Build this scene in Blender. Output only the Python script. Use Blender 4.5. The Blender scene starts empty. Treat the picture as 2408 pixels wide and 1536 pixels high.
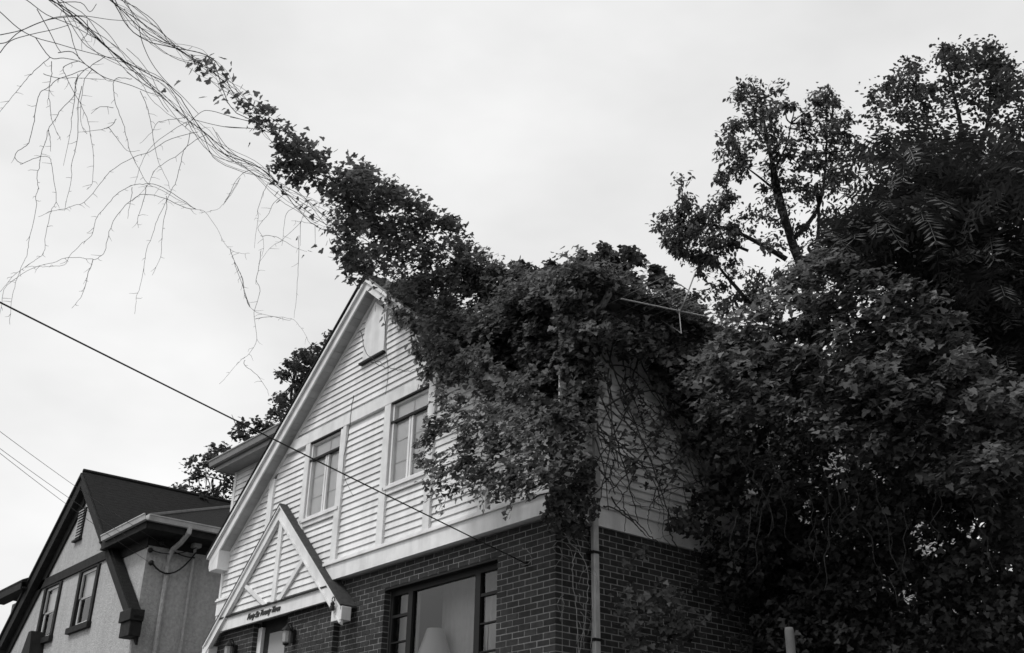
import bpy, bmesh, math, random
import numpy as np
from mathutils import Vector, Matrix
rng = np.random.default_rng(7); random.seed(7)
S = bpy.context.scene
COL = S.collection
rad = math.radians

# ------------------------------------------------------------------ camera
LENS = 38.5; FV = 2408 * LENS / 36.0               # focal length in 2408-wide picture units
YAW, PIT, ROL = rad(141.0), rad(25.65), rad(1.12)
f_ = np.array([math.cos(PIT)*math.cos(YAW), math.cos(PIT)*math.sin(YAW), math.sin(PIT)])
r_ = np.array([math.sin(YAW), -math.cos(YAW), 0.0]); u_ = np.cross(r_, f_)
r_, u_ = math.cos(ROL)*r_ + math.sin(ROL)*u_, -math.sin(ROL)*r_ + math.cos(ROL)*u_
CAM = np.array([8.684, -7.691, 1.6])
cd = bpy.data.cameras.new('camera'); cam = bpy.data.objects.new('camera', cd); COL.objects.link(cam)
cd.lens = LENS; cd.sensor_width = 36; cd.clip_end = 3000; cd.clip_start = 0.05
cam.matrix_world = Matrix(((r_[0], u_[0], -f_[0], CAM[0]), (r_[1], u_[1], -f_[1], CAM[1]), (r_[2], u_[2], -f_[2], CAM[2]), (0, 0, 0, 1)))
S.camera = cam

# ------------------------------------------------------------------ world: pale overcast sky, no colour (black and white film)
W = bpy.data.worlds.new('World'); S.world = W; W.use_nodes = True
nt = W.node_tree; nt.nodes.clear()
SUN_AZ, SUN_EL = rad(258), rad(54)                 # direction the light comes from (ccw from +x), elevation
out = nt.nodes.new('ShaderNodeOutputWorld'); bg = nt.nodes.new('ShaderNodeBackground')
sky = nt.nodes.new('ShaderNodeTexSky'); sky.sky_type = 'NISHITA'; sky.sun_disc = False
sky.sun_elevation = SUN_EL; sky.sun_rotation = math.pi/2 - SUN_AZ; sky.dust_density = 6; sky.air_density = 1.0; sky.ozone_density = 0
bw = nt.nodes.new('ShaderNodeRGBToBW')
pw = nt.nodes.new('ShaderNodeMath'); pw.operation = 'POWER'; pw.inputs[1].default_value = 0.18
tc = nt.nodes.new('ShaderNodeTexCoord')
mp = nt.nodes.new('ShaderNodeMapping'); mp.inputs['Scale'].default_value = (1.0, 1.0, 2.2)
nz = nt.nodes.new('ShaderNodeTexNoise'); nz.inputs['Scale'].default_value = 2.3; nz.inputs['Detail'].default_value = 5; nz.inputs['Roughness'].default_value = 0.5
mr = nt.nodes.new('ShaderNodeMapRange'); mr.inputs['From Min'].default_value = 0.3; mr.inputs['From Max'].default_value = 0.7
mr.inputs['To Min'].default_value = 4.5; mr.inputs['To Max'].default_value = 6.3
mu = nt.nodes.new('ShaderNodeMath'); mu.operation = 'MULTIPLY'
L = nt.links.new
L(sky.outputs[0], bw.inputs[0]); L(bw.outputs[0], pw.inputs[0]); L(tc.outputs['Generated'], mp.inputs[0]); L(mp.outputs[0], nz.inputs[0])
L(nz.outputs[0], mr.inputs[0]); L(pw.outputs[0], mu.inputs[0]); L(mr.outputs[0], mu.inputs[1]); L(mu.outputs[0], bg.inputs[0]); L(bg.outputs[0], out.inputs[0])
bg.inputs[1].default_value = 0.12
sl = bpy.data.lights.new('sun', 'SUN'); sl.energy = 1.5; sl.angle = rad(14); sl.color = (1, 1, 1)
so = bpy.data.objects.new('sun', sl); COL.objects.link(so)
sd = Vector((math.cos(SUN_EL)*math.cos(SUN_AZ), math.cos(SUN_EL)*math.sin(SUN_AZ), math.sin(SUN_EL)))
so.rotation_euler = sd.to_track_quat('Z', 'Y').to_euler()
S.view_settings.view_transform = 'Standard'; S.view_settings.look = 'None'; S.view_settings.exposure = 0.22; S.view_settings.gamma = 1.0
S.view_settings.use_curve_mapping = False
S.render.engine = 'CYCLES'
S.cycles.filter_width = 1.55
S.cycles.max_bounces = 8; S.cycles.transparent_max_bounces = 12

# ------------------------------------------------------------------ helpers
def ray(px, py):
    px = np.asarray(px, float); py = np.asarray(py, float)
    d = f_ + ((px-1204)/FV)[..., None]*r_ - ((py-768)/FV)[..., None]*u_
    return d/np.linalg.norm(d, axis=-1, keepdims=True)
def at(px, py, dist):                               # a point of the place seen at px,py, so many metres from the camera
    return CAM + ray(px, py)*np.asarray(dist, float)[..., None]
def onp(px, py, axis, val):
    d = ray(px, py); return CAM + d*((val-CAM[axis])/d[axis])
def proj(P):
    d = np.asarray(P)-CAM; w = d@f_
    return 1204+FV*(d@r_)/w, 768-FV*(d@u_)/w, w

def mat(name, base, rough=0.6, noise=0.0, nscale=8.0, bump=0.0, bscale=40.0, island=0.0, objrand=0.0, spec=0.3, stretch=None, metallic=0.0, transl=0.0, stain=0.0):
    m = bpy.data.materials.new(name); m.use_nodes = True; t = m.node_tree; p = t.nodes['Principled BSDF']
    p.inputs['Roughness'].default_value = rough; p.inputs['Metallic'].default_value = metallic
    p.inputs['Specular IOR Level'].default_value = spec
    val = t.nodes.new('ShaderNodeValue'); val.outputs[0].default_value = base; cur = val.outputs[0]
    co = t.nodes.new('ShaderNodeNewGeometry')
    def mul(sock, lo, hi, f0=0.0, f1=1.0):
        nonlocal cur
        r = t.nodes.new('ShaderNodeMapRange'); r.inputs['From Min'].default_value = f0; r.inputs['From Max'].default_value = f1
        r.inputs['To Min'].default_value = lo; r.inputs['To Max'].default_value = hi
        t.links.new(sock, r.inputs[0]); k = t.nodes.new('ShaderNodeMath'); k.operation = 'MULTIPLY'
        t.links.new(cur, k.inputs[0]); t.links.new(r.outputs[0], k.inputs[1]); cur = k.outputs[0]
    vec = co.outputs['Position']
    if stretch:
        mm = t.nodes.new('ShaderNodeMapping'); mm.inputs['Scale'].default_value = stretch; t.links.new(vec, mm.inputs[0]); vec = mm.outputs[0]
    if noise:
        n = t.nodes.new('ShaderNodeTexNoise'); n.inputs['Scale'].default_value = nscale; n.inputs['Detail'].default_value = 6; t.links.new(vec, n.inputs[0])
        mul(n.outputs[0], 1-noise, 1+noise, 0.3, 0.7)
    if stain:
        m2 = t.nodes.new('ShaderNodeMapping'); m2.inputs['Scale'].default_value = (2.2, 2.2, 0.35); t.links.new(co.outputs['Position'], m2.inputs[0])
        n = t.nodes.new('ShaderNodeTexNoise'); n.inputs['Scale'].default_value = 2.0; n.inputs['Detail'].default_value = 8; n.inputs['Roughness'].default_value = .65; t.links.new(m2.outputs[0], n.inputs[0])
        mul(n.outputs[0], 1-stain, 1.0, 0.35, 0.6)
    if island: mul(co.outputs['Random Per Island'], 1-island, 1+island)
    if objrand:
        oi = t.nodes.new('ShaderNodeObjectInfo'); mul(oi.outputs['Random'], 1-objrand, 1+objrand)
    t.links.new(cur, p.inputs['Base Color'])
    if bump:
        n = t.nodes.new('ShaderNodeTexNoise'); n.inputs['Scale'].default_value = bscale; n.inputs['Detail'].default_value = 5; t.links.new(vec, n.inputs[0])
        b = t.nodes.new('ShaderNodeBump'); b.inputs['Strength'].default_value = bump; b.inputs['Distance'].default_value = 0.02
        t.links.new(n.outputs[0], b.inputs['Height']); t.links.new(b.outputs[0], p.inputs['Normal'])
    if transl:
        o = t.nodes['Material Output']; tr = t.nodes.new('ShaderNodeBsdfTranslucent'); mx = t.nodes.new('ShaderNodeMixShader'); mx.inputs[0].default_value = transl
        t.links.new(cur, tr.inputs[0]); t.links.new(p.outputs[0], mx.inputs[1]); t.links.new(tr.outputs[0], mx.inputs[2]); t.links.new(mx.outputs[0], o.inputs[0])
    return m
def glass_mat(name, tint=0.9, ior=1.5, boost=1.0):
    m = bpy.data.materials.new(name); m.use_nodes = True; t = m.node_tree; t.nodes.clear()
    o = t.nodes.new('ShaderNodeOutputMaterial'); tr = t.nodes.new('ShaderNodeBsdfTransparent'); tr.inputs[0].default_value = (tint,)*3+(1,)
    g = t.nodes.new('ShaderNodeBsdfGlossy'); g.inputs['Roughness'].default_value = 0.02
    fr = t.nodes.new('ShaderNodeFresnel'); fr.inputs[0].default_value = ior
    mx = t.nodes.new('ShaderNodeMixShader'); t.links.new(fr.outputs[0], mx.inputs[0]); t.links.new(tr.outputs[0], mx.inputs[1]); t.links.new(g.outputs[0], mx.inputs[2]); t.links.new(mx.outputs[0], o.inputs[0])
    return m
M = dict(
    white=mat('white_paint', .74, .6, noise=.07, nscale=4, objrand=.07, stain=.16, bump=.05, bscale=30),
    trim=mat('white_trim_paint', .74, .55, noise=.08, nscale=6, stain=.18),
    soffit=mat('soffit_boards', .36, .6, noise=.12, nscale=6, objrand=.08),
    mortar=mat('mortar', .27, .9, noise=.15, nscale=20, bump=.3, bscale=120),
    brick=mat('brick', .026, .85, noise=.35, nscale=14, bump=.4, bscale=90, island=.38, objrand=.38),
    darkwood=mat('dark_stained_wood', .02, .75, spec=.15, noise=.3, nscale=10, bump=.2, bscale=40, stretch=(1, 1, 1)),
    roof=mat('asphalt_shingle', .017, .95, spec=.12, noise=.35, nscale=9, bump=.6, bscale=60, stretch=(1, 1, 6)),
    roofedge=mat('shingle_edge', .05, .9, noise=.3, nscale=20),
    stucco=mat('painted_stucco', .41, .9, noise=.16, nscale=16, bump=1.0, bscale=30, stain=.16),
    metal=mat('galvanised_gutter', .42, .45, noise=.15, nscale=5, metallic=.2, stain=.15),
    palepipe=mat('painted_downspout', .42, .5, noise=.18, nscale=8, stain=.35),
    darkmetal=mat('dark_metal', .015, .6, spec=.15), eave=mat('shaded_eave_grey', .22, .6, noise=.1), window_pale=mat('pale_sash', .75, .6),  # eave: gutter grey, with the soffit's shade put into the colour
    black=mat('black_cable', .012, .5),
    alu=mat('antenna_aluminium', .5, .35, metallic=.6),
    glass=glass_mat('window_glass', .86, 1.62), glass2=glass_mat('upper_window_glass', .97, 1.5),
    blind=mat('window_blind', .92, .8, noise=.08, nscale=3), curtain=mat('curtain', .42, .9, noise=.15, nscale=5),
    room=mat('room_wall', .30, .9), shade=mat('lamp_shade', .75, .8), plant=mat('house_plant', .03, .6, island=.3),
    leaf=mat('vine_leaf', .115, .55, island=.6, spec=.28, transl=.42), leafobj=mat('vine_leaf_single', .115, .55, objrand=.5, spec=.28, transl=.35),
    leafshade=mat('shaded_vine_leaf', .034, .6, island=.45, spec=.4, transl=.15),  # vine leaves again, base colour lowered to carry deep shade
    frond=mat('frond_leaf', .075, .55, island=.5, spec=.25, transl=.4),
    treeleaf=mat('tree_leaf', .07, .55, island=.5, spec=.25, transl=.4),
    stem=mat('vine_stem', .045, .8, noise=.3, nscale=20), stemw=mat('vine_stem_on_wall', .04, .8, noise=.4, nscale=10), palestem=mat('dry_stem', .22, .8, noise=.3, nscale=15),
    bark=mat('bark', .04, .9, noise=.4, nscale=8, bump=.6, bscale=25),
    grass=mat('grass_ground', .07, .95, noise=.4, nscale=3, bump=.5, bscale=30), asphalt=mat('asphalt', .05, .9, noise=.2, nscale=6, bump=.3, bscale=150),
    concrete=mat('concrete', .32, .9, noise=.15, nscale=4), post=mat('weathered_post', .10, .8, noise=.25, nscale=9),
    letter=mat('black_lettering', .015, .5), lampglass=mat('lantern_glass', .30, .3),
)
def courses(m, sp, lo):
    t = m.node_tree; p = t.nodes['Principled BSDF']; src = p.inputs['Base Color'].links[0].from_socket
    g = t.nodes.new('ShaderNodeNewGeometry'); sx = t.nodes.new('ShaderNodeSeparateXYZ'); t.links.new(g.outputs['Position'], sx.inputs[0])
    n = t.nodes.new('ShaderNodeTexNoise'); n.inputs['Scale'].default_value = 4; t.links.new(g.outputs['Position'], n.inputs[0])
    a = t.nodes.new('ShaderNodeMath'); a.operation = 'MULTIPLY_ADD'; a.inputs[1].default_value = .03; t.links.new(n.outputs[0], a.inputs[0]); t.links.new(sx.outputs[2], a.inputs[2])
    d = t.nodes.new('ShaderNodeMath'); d.operation = 'DIVIDE'; d.inputs[1].default_value = sp; t.links.new(a.outputs[0], d.inputs[0])
    fr = t.nodes.new('ShaderNodeMath'); fr.operation = 'FRACT'; t.links.new(d.outputs[0], fr.inputs[0])
    r = t.nodes.new('ShaderNodeMapRange'); r.inputs['From Min'].default_value = 0; r.inputs['From Max'].default_value = .25; r.inputs['To Min'].default_value = lo; t.links.new(fr.outputs[0], r.inputs[0])
    k = t.nodes.new('ShaderNodeMath'); k.operation = 'MULTIPLY'; t.links.new(src, k.inputs[0]); t.links.new(r.outputs[0], k.inputs[1]); t.links.new(k.outputs[0], p.inputs['Base Color'])
courses(M['roof'], .085, .45)
class MB:
    def __init__(s): s.v = []; s.f = []
    def box(s, x0, x1, y0, y1, z0, z1):
        b = len(s.v); s.v += [(x0, y0, z0), (x1, y0, z0), (x1, y1, z0), (x0, y1, z0), (x0, y0, z1), (x1, y0, z1), (x1, y1, z1), (x0, y1, z1)]
        s.f += [tuple(b+i for i in q) for q in ((0, 3, 2, 1), (4, 5, 6, 7), (0, 1, 5, 4), (1, 2, 6, 5), (2, 3, 7, 6), (3, 0, 4, 7))]; return s
    def prism(s, poly, axis, a0, a1):               # polygon in the two other axes (in xyz order), extruded along axis
        n = len(poly); b = len(s.v)
        for a in (a0, a1):
            for p in poly:
                q = list(p); q.insert(axis, a); s.v.append(tuple(q))
        s.f += [tuple(range(b, b+n)), tuple(range(b+2*n-1, b+n-1, -1))]
        for i in range(n): j = (i+1) % n; s.f.append((b+i, b+n+i, b+n+j, b+j))
        return s
    def hexa(s, pts):                               # eight corners: bottom loop then top loop
        b = len(s.v); s.v += [tuple(p) for p in pts]
        s.f += [tuple(b+i for i in q) for q in ((0, 3, 2, 1), (4, 5, 6, 7), (0, 1, 5, 4), (1, 2, 6, 5), (2, 3, 7, 6), (3, 0, 4, 7))]; return s
    def tube(s, pts, rads, n=6):
        pts = np.asarray(pts, float); k = len(pts); rads = np.broadcast_to(np.asarray(rads, float), (k,))
        t = np.gradient(pts, axis=0); t /= np.linalg.norm(t, axis=1, keepdims=True)+1e-9
        ref = np.array([0, 0, 1.0]) if abs(t[:, 2]).mean() < .8 else np.array([1.0, 0, 0])
        a = np.cross(t, ref); a /= np.linalg.norm(a, axis=1, keepdims=True)+1e-9; c = np.cross(t, a)
        b = len(s.v)
        for i in range(k):
            for j in range(n):
                w = 2*math.pi*j/n; s.v.append(tuple(pts[i]+rads[i]*(math.cos(w)*a[i]+math.sin(w)*c[i])))
        for i in range(k-1):
            for j in range(n):
                j2 = (j+1) % n; s.f.append((b+i*n+j, b+i*n+j2, b+(i+1)*n+j2, b+(i+1)*n+j))
        s.f += [tuple(b+j for j in range(n-1, -1, -1)), tuple(b+(k-1)*n+j for j in range(n))]; return s
    def lathe(s, c, prof, n=12, ax=2):              # profile (r, h)
        b = len(s.v); c = np.array(c, float); e = [np.eye(3)[(ax+1) % 3], np.eye(3)[(ax+2) % 3], np.eye(3)[ax]]
        for r, h in prof:
            for j in range(n):
                w = 2*math.pi*j/n; s.v.append(tuple(c+e[0]*r*math.cos(w)+e[1]*r*math.sin(w)+e[2]*h))
        for i in range(len(prof)-1):
            for j in range(n): j2 = (j+1) % n; s.f.append((b+i*n+j, b+i*n+j2, b+(i+1)*n+j2, b+(i+1)*n+j))
        s.f += [tuple(b+j for j in range(n-1, -1, -1)), tuple(b+(len(prof)-1)*n+j for j in range(n))]; return s
    def mesh(s, name, m):
        me = bpy.data.meshes.new(name); me.from_pydata(s.v, [], s.f); me.materials.append(m); return me
    def build(s, name, m, parent=None, bevel=0.0, smooth=False):
        me = s.mesh(name, m)
        if bevel:
            bm = bmesh.new(); bm.from_mesh(me); bmesh.ops.recalc_face_normals(bm, faces=bm.faces)
            bmesh.ops.bevel(bm, geom=list(bm.edges), offset=bevel, segments=1, affect='EDGES', clamp_overlap=True); bm.to_mesh(me); bm.free()
        else:
            bm = bmesh.new(); bm.from_mesh(me); bmesh.ops.recalc_face_normals(bm, faces=bm.faces); bm.to_mesh(me); bm.free()
        if smooth: me.polygons.foreach_set('use_smooth', [True]*len(me.polygons))
        return link(name, me, parent)
def link(name, me, parent=None):
    o = bpy.data.objects.new(name, me); COL.objects.link(o)
    if parent is not None: o.parent = parent; o.matrix_parent_inverse = Matrix.Identity(4); off(o, parent)
    return o
def off(o, parent):                                 # parts are written in world coordinates; parents stand at their base
    p = parent; t = Vector((0, 0, 0))
    while p is not None: t += p.location; p = p.parent
    o.location = o.location - t
def sheet(name, m, parent, x0, x1, y, z0, z1):
    b = MB(); b.v = [(x0, y, z0), (x1, y, z0), (x1, y, z1), (x0, y, z1)]; b.f = [(0, 1, 2, 3)]; me = b.mesh(name, m); return link(name, me, parent)
def thing(name, label, cat, loc=(0, 0, 0), group=None):
    o = bpy.data.objects.new(name, None); COL.objects.link(o); o.location = loc; o.empty_display_size = .2
    o['label'] = label; o['category'] = cat
    if group: o['group'] = group
    return o
def tag(o, label=None, cat=None, group=None, kind=None):
    for k, v in (('label', label), ('category', cat), ('group', group), ('kind', kind)):
        if v: o[k] = v
    return o
def box(name, m, parent, x0, x1, y0, y1, z0, z1, bevel=0.0): return MB().box(x0, x1, y0, y1, z0, z1).build(name, m, parent, bevel)

# ------------------------------------------------------------------ the setting: ground, street
def terrain():
    xs = np.concatenate([[-1500, -300, -80], np.linspace(-40, 40, 41), [80, 300, 1500]]); ys = np.concatenate([[-1500, -300, -60, -20], np.linspace(-12, 20, 33), [60, 300, 1500]])
    v = []; f = []
    for y in ys:
        for x in xs:
            t = min(max((y+5.5)/4.5, 0), 1); z = 2.05*(t*t*(3-2*t)) + max(0, min(y, 60)-10)*.03 - .02
            v.append((x, y, z))
    nx = len(xs)
    for j in range(len(ys)-1):
        for i in range(nx-1): f.append((j*nx+i, j*nx+i+1, (j+1)*nx+i+1, (j+1)*nx+i))
    me = bpy.data.meshes.new('ground'); me.from_pydata(v, [], f); me.materials.append(M['grass']); me.polygons.foreach_set('use_smooth', [True]*len(f))
    tag(link('ground', me), kind='structure')
terrain()
tag(box('road', M['asphalt'], None, -400, 400, -14.5, -8.6, -.05, .004), kind='structure')
tag(box('kerb', M['concrete'], None, -400, 400, -8.6, -8.45, -.05, .13, .01), kind='structure')
tag(box('pavement', M['concrete'], None, -400, 400, -8.45, -6.6, -.05, .11), kind='structure')

# ------------------------------------------------------------------ THE HOUSE
EX = .096                                            # clapboard exposure
def clap_mesh(m):                                    # one metre long, thick lower edge, laps the board below
    return MB().prism([(-.027, 0), (-.024, 0), (-.023, .011), (0, .011), (0, EX+.018), (-.003, EX+.018)], 0, 0, 1).mesh('clapboard', m)
CLAP = clap_mesh(M['white'])
def clapboard(parent, x0, x1, y, z):
    o = link('clapboard', CLAP, None); o.location = (x0, y, z); o.scale = (x1-x0, 1, 1); o.parent = parent; off(o, parent); return o
def clapboard_side(parent, x, y0, y1, z):            # faces +x
    o = link('clapboard', CLAP, None); o.location = (x, y0, z); o.rotation_euler = (0, 0, math.pi/2); o.scale = (y1-y0, 1, 1); o.parent = parent; off(o, parent); return o

house = thing('house', 'brick and white clapboard house with steep front gable overgrown by vines', 'house', (-4, 4.5, 2.0))
SY = -.10                                            # face of the upper wall
AX, AZ, SL = -3.89, 9.32, .81                        # gable peak and slope
RY = -.30                                            # face of the gable boards
rk = lambda x: AZ - SL*abs(x-AX)                     # top line of the rake

# brick storey ------------------------------------------------------
bw_ = MB()
PW = (-3.30, -.99, 2.9, 4.900-4*.0677+.003)                        # picture window opening
DO = (-6.69, -5.66, 2.2, 4.66)                       # door opening (entry bay)
BX0, EB = -8.08, -4.36; EY = -.09                    # left corner, right end of the entry bay, its face
R = .005
bw_.box(EB, PW[0]-.006, R, .25, 1.6, 4.9).box(PW[1]+.006, -R, R, .25, 1.6, 4.9).box(PW[0]-.006, PW[1]+.006, R, .25, PW[3], 4.9).box(PW[0]-.006, PW[1]+.006, R, .25, 1.6, PW[2])
bw_.box(BX0+R, DO[0]-.006, EY+R, .25, 1.6, 4.66).box(DO[1]+.006, EB-R, EY+R, .25, 1.6, 4.66).box(BX0+R, EB-R, .0, .25, 4.66, 4.9).box(BX0+R, BX0+.3, .25, 9, 1.6, 4.9).box(-.3, -R, .25, 9, 1.6, 4.9).box(BX0+.3, -.3, 8.75, 9, 1.6, 4.9)
brickwall = bw_.build('brick_wall', M['mortar'], house)
BL, BH, CO, JT = .189, .0568, .0677, .0165
cand = []
def course_pieces(a0, a1, k, holes, z):
    out_ = []; x = a0 - (0 if k % 2 == 0 else (BL+JT)/2)
    while x < a1-.02:
        p0, p1 = max(x, a0), min(x+BL, a1)
        segs = [(p0, p1)]
        for h0, h1, z0, z1 in holes:
            if z+BH > z0 and z < z1:
                ns = []
                for s0, s1 in segs:
                    if s1 <= h0 or s0 >= h1: ns.append((s0, s1))
                    else:
                        if s0 < h0: ns.append((s0, h0))
                        if s1 > h1: ns.append((h1, s1))
                segs = ns
        out_ += [s for s in segs if s[1]-s[0] > .008]; x += BL+JT
    return out_
def from_right(a0, a1, k, holes, z):                 # courses set out from the right-hand corner
    return [(-b, -a) for a, b in course_pieces(-a1, -a0, k, [(-h[1], -h[0], h[2], h[3]) for h in holes], z)]
zb = 4.900
nk = int((zb-1.75)/CO)
for k in range(nk):
    z = zb-(k+1)*CO+.004
    for s in from_right(EB, 0, k, [PW], z): cand.append(('f', s[0], s[1], z, 0.0))
    if z < 4.61:
        for s in from_right(BX0, EB, k+1, [DO], z): cand.append(('f', s[0], s[1], z, EY))
        for s in course_pieces(EY+.102, -.005, k, [], z): cand.append(('s', s[0], s[1], z, EB))
    for s in course_pieces(.102, 9.0, k, [], z): cand.append(('s', s[0], s[1], z, 0.0))
    if z < PW[3]-.05 and z > PW[2]:                  # left reveal of the window
        cand.append(('s', .102, .19, z, PW[0]))
    if z < DO[3]-.05: cand.append(('s', EY+.102, .03, z, DO[0]))
score = []
for c in cand:
    if c[0] == 'f': P = ((c[1]+c[2])/2, c[4], c[3]); n = (0, -1, 0)
    else: P = (c[4], (c[1]+c[2])/2, c[3]); n = (1, 0, 0)
    px, py, w = proj(np.array(P)); vis = 0 < px < 1640 and py < 1560 and w > 0
    dv = CAM-np.array(P); dd = np.linalg.norm(dv)
    score.append(((c[2]-c[1])*max(0, dv@np.array(n))/dd**3 if vis else 0)*(1.0 if c[0] == 'f' else .55))
order = np.argsort(-np.array(score))
BRK = MB().box(0, 1, -.0, .09, 0, 1).build('brick_tmp', M['brick'])
bm = bmesh.new(); bm.from_mesh(BRK.data); BRKME = BRK.data; bm.free(); BRKME.name = 'brick'; bpy.data.objects.remove(BRK)
rest = MB()
for i, ci in enumerate(order):
    kd, a, b, z, pl = cand[ci]; j = random.uniform(-.003, .002)
    if i < 290:
        o = link('brick', BRKME); o.scale = (b-a, 1, BH+random.uniform(-.002, .001))
        if kd == 'f': o.location = (a, pl+j, z); o.rotation_euler = (0, random.uniform(-.004, .004), random.uniform(-.006, .006))
        else: o.location = (pl-j, a, z); o.rotation_euler = (random.uniform(-.003, .003), 0, math.pi/2)
        o.parent = brickwall; off(o, brickwall)
    else:
        if kd == 'f': rest.box(a, b, pl+j, pl+.09, z, z+BH)
        else: rest.box(pl-.09, pl-j, a, b, z, z+BH)
o = rest.build('brick_courses', M['brick'], house); o['kind'] = 'stuff'
box('steel_lintel', M['darkmetal'], house, PW[0], PW[1], .006, .24, PW[3]-.03, PW[3]-.001)
# picture window ----------------------------------------------------
GY = .13
pwin = MB().box(PW[0], PW[1], GY-.03, GY+.05, PW[3]-.10, PW[3]).box(PW[0], PW[0]+.06, GY-.03, GY+.05, PW[2], PW[3]-.10).box(PW[1]-.06, PW[1], GY-.03, GY+.05, PW[2], PW[3]-.10).box(PW[0]+.06, PW[1]-.06, GY-.03, GY+.05, PW[2], PW[2]+.08)
pwin = pwin.build('picture_window', M['darkmetal'], house)
for x in (-2.90, -1.52): box('mullion', M['darkmetal'], pwin, x, x+.10, GY-.035, GY+.05, PW[2]+.08, PW[3]-.10)
for x0, x1 in ((PW[0]+.06, -2.90), (-1.42, PW[1]-.06)):
    for z, h in ((4.27, .035), (3.945, .016), (3.63, .016)): box('glazing_bar', M['darkmetal'], pwin, x0, x1, GY-.028, GY+.02, z-h/2, z+h/2)
for x0, x1 in ((PW[0]+.06, -2.90), (-2.80, -1.52), (-1.42, PW[1]-.06)): sheet('pane', M['glass'], pwin, x0, x1, GY, PW[2]+.08, PW[3]-.10)
# curtains inside, room behind
def curtain(x0, x1, y, z0, z1, amp=.02, n=26, slant=0.0):
    mb = MB(); b = 0
    for i in range(n+1):
        x = x0+(x1-x0)*i/n; yy = y+amp*math.sin(i*1.9)
        mb.v += [(x+slant*(i/n), yy, z0), (x, yy, z1)]
    for i in range(n): mb.f.append((2*i, 2*i+2, 2*i+3, 2*i+1))
    return mb
room = MB().box(-3.9, -.35, 3.9, 4.0, 2.3, 4.86).box(-3.9, -.35, .26, 3.9, 4.80, 4.86).box(-4.0, -3.9, .26, 4.0, 2.3, 4.86).box(-.35, -.31, .26, 3.9, 2.3, 4.86).box(-3.9, -.35, .26, 3.9, 2.25, 2.3)
room.build('living_room', M['room'], house)
c1 = curtain(PW[0]-.1, -2.9, .30, 2.6, 4.7).build('curtain', M['curtain'], pwin)
c2 = curtain(-1.30, PW[1]+.1, .30, 4.3, 4.7).build('curtain', M['curtain'], pwin)
c3 = curtain(-1.22, PW[1]+.1, .30, 3.1, 4.3, slant=.25).build('curtain', M['curtain'], pwin)  # added panel; slanted edge stands in for the tilted open casement
c4 = curtain(-2.88, -1.45, .62, 3.0, 4.75, amp=.012, n=40).build('net_curtain', mat('net_curtain', .48, .95, noise=.12, nscale=4), pwin)
lamp = thing('table_lamp', 'white cone-shaded table lamp standing inside the picture window', 'lamp', (-2.74, .42, 2.9))
MB().lathe((-2.74, .42, 3.70), [(.24, 0), (.235, .01), (.105, .40), (.10, .40)], 20).build('lamp_shade', M['shade'], lamp, smooth=True)
MB().lathe((-2.74, .42, 2.9), [(.10, 0), (.09, .03), (.03, .08), (.06, .25), (.08, .40), (.02, .75), (.015, .83)], 14).build('lamp_base', M['curtain'], lamp, smooth=True)
pl = thing('potted_plant', 'dark spiky potted plant behind the right mullion of the picture window', 'plant', (-1.62, .32, 2.95))
mb = MB()
for i in range(26):
    a = random.uniform(0, 6.28); r0 = random.uniform(.02, .13); h = random.uniform(.5, 1.03)
    p0 = np.array((-1.62+.03*math.cos(a), .32+.02*math.sin(a), 3.15)); p1 = np.array((-1.62+r0*math.cos(a), .32+.5*r0*math.sin(a), 3.1+h))
    d = np.array((math.sin(a), -math.cos(a), 0))*.018; mb.v += [tuple(p0-d), tuple(p0+d), tuple((p0+p1)/2+d*1.4), tuple(p1), tuple((p0+p1)/2-d*1.4)]
    b = len(mb.v)-5; mb.f.append((b, b+1, b+2, b+3, b+4))
mb.build('blades', M['plant'], pl)
MB().lathe((-1.62, .32, 2.95), [(.09, 0), (.13, .2), (.12, .2)], 14).build('pot', M['curtain'], pl)
# front door --------------------------------------------------------
door = MB().box(DO[0], DO[1], .04, .08, DO[2], DO[3]).build('front_door', M['darkwood'], house)
box('door_frame', M['trim'], door, DO[0], DO[0]+.12, -.01, .04, DO[2], DO[3]-.1); box('door_frame', M['trim'], door, DO[1]-.10, DO[1], -.01, .04, DO[2], DO[3]-.1)
box('door_panel', M['room'], door, DO[0]+.30, DO[1]-.24, .03, .04, 3.6, 4.45)
for x in (-5.40, -7.19):
    la = box('wall_lantern', M['darkmetal'], house, x-.04, x+.04, EY-.05, EY-.004, 4.18, 4.36)
    MB().lathe((x, EY-.13, 4.16), [(.035, 0), (.055, .02), (.06, .17), (.05, .18)], 8).build('lantern_glass', M['lampglass'], la)
    MB().lathe((x, EY-.13, 4.335), [(.085, 0), (.075, .02), (.02, .07), (.008, .10)], 8).build('lantern_cap', M['darkmetal'], la)
    MB().lathe((x, EY-.13, 4.13), [(.012, 0), (.045, .02), (.045, .035)], 8).build('lantern_foot', M['darkmetal'], la)
    MB().tube([(x, EY-.03, 4.34), (x, EY-.08, 4.44), (x, EY-.13, 4.43)], .01).build('lantern_arm', M['darkmetal'], la)

# upper storey, front -----------------------------------------------
XL, XR = -7.96, .06
body = MB()
body.prism([(XL+.02, 4.92), (XR-.02, 4.92), (XR-.02, rk(XR)-.2), (AX, AZ-.2), (XL+.02, rk(XL)-.2)], 1, SY+.022, .30)
siding = body.build('upper_wall', M['white'], house)
W1, W2 = (-5.41, -4.49, 5.94, 7.11), (-3.22, -2.36, 5.94, 7.11)
VT = (-4.13, -3.57, 8.04, 8.66)
BANDZ = (7.135, 7.31)
sticks = [(-6.634, -6.485), (-5.56, -5.425), (-4.546, -4.40), (-3.40, -3.245), (-2.344, -2.20), (-1.22, -1.075), (-.07, XR)]
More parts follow.
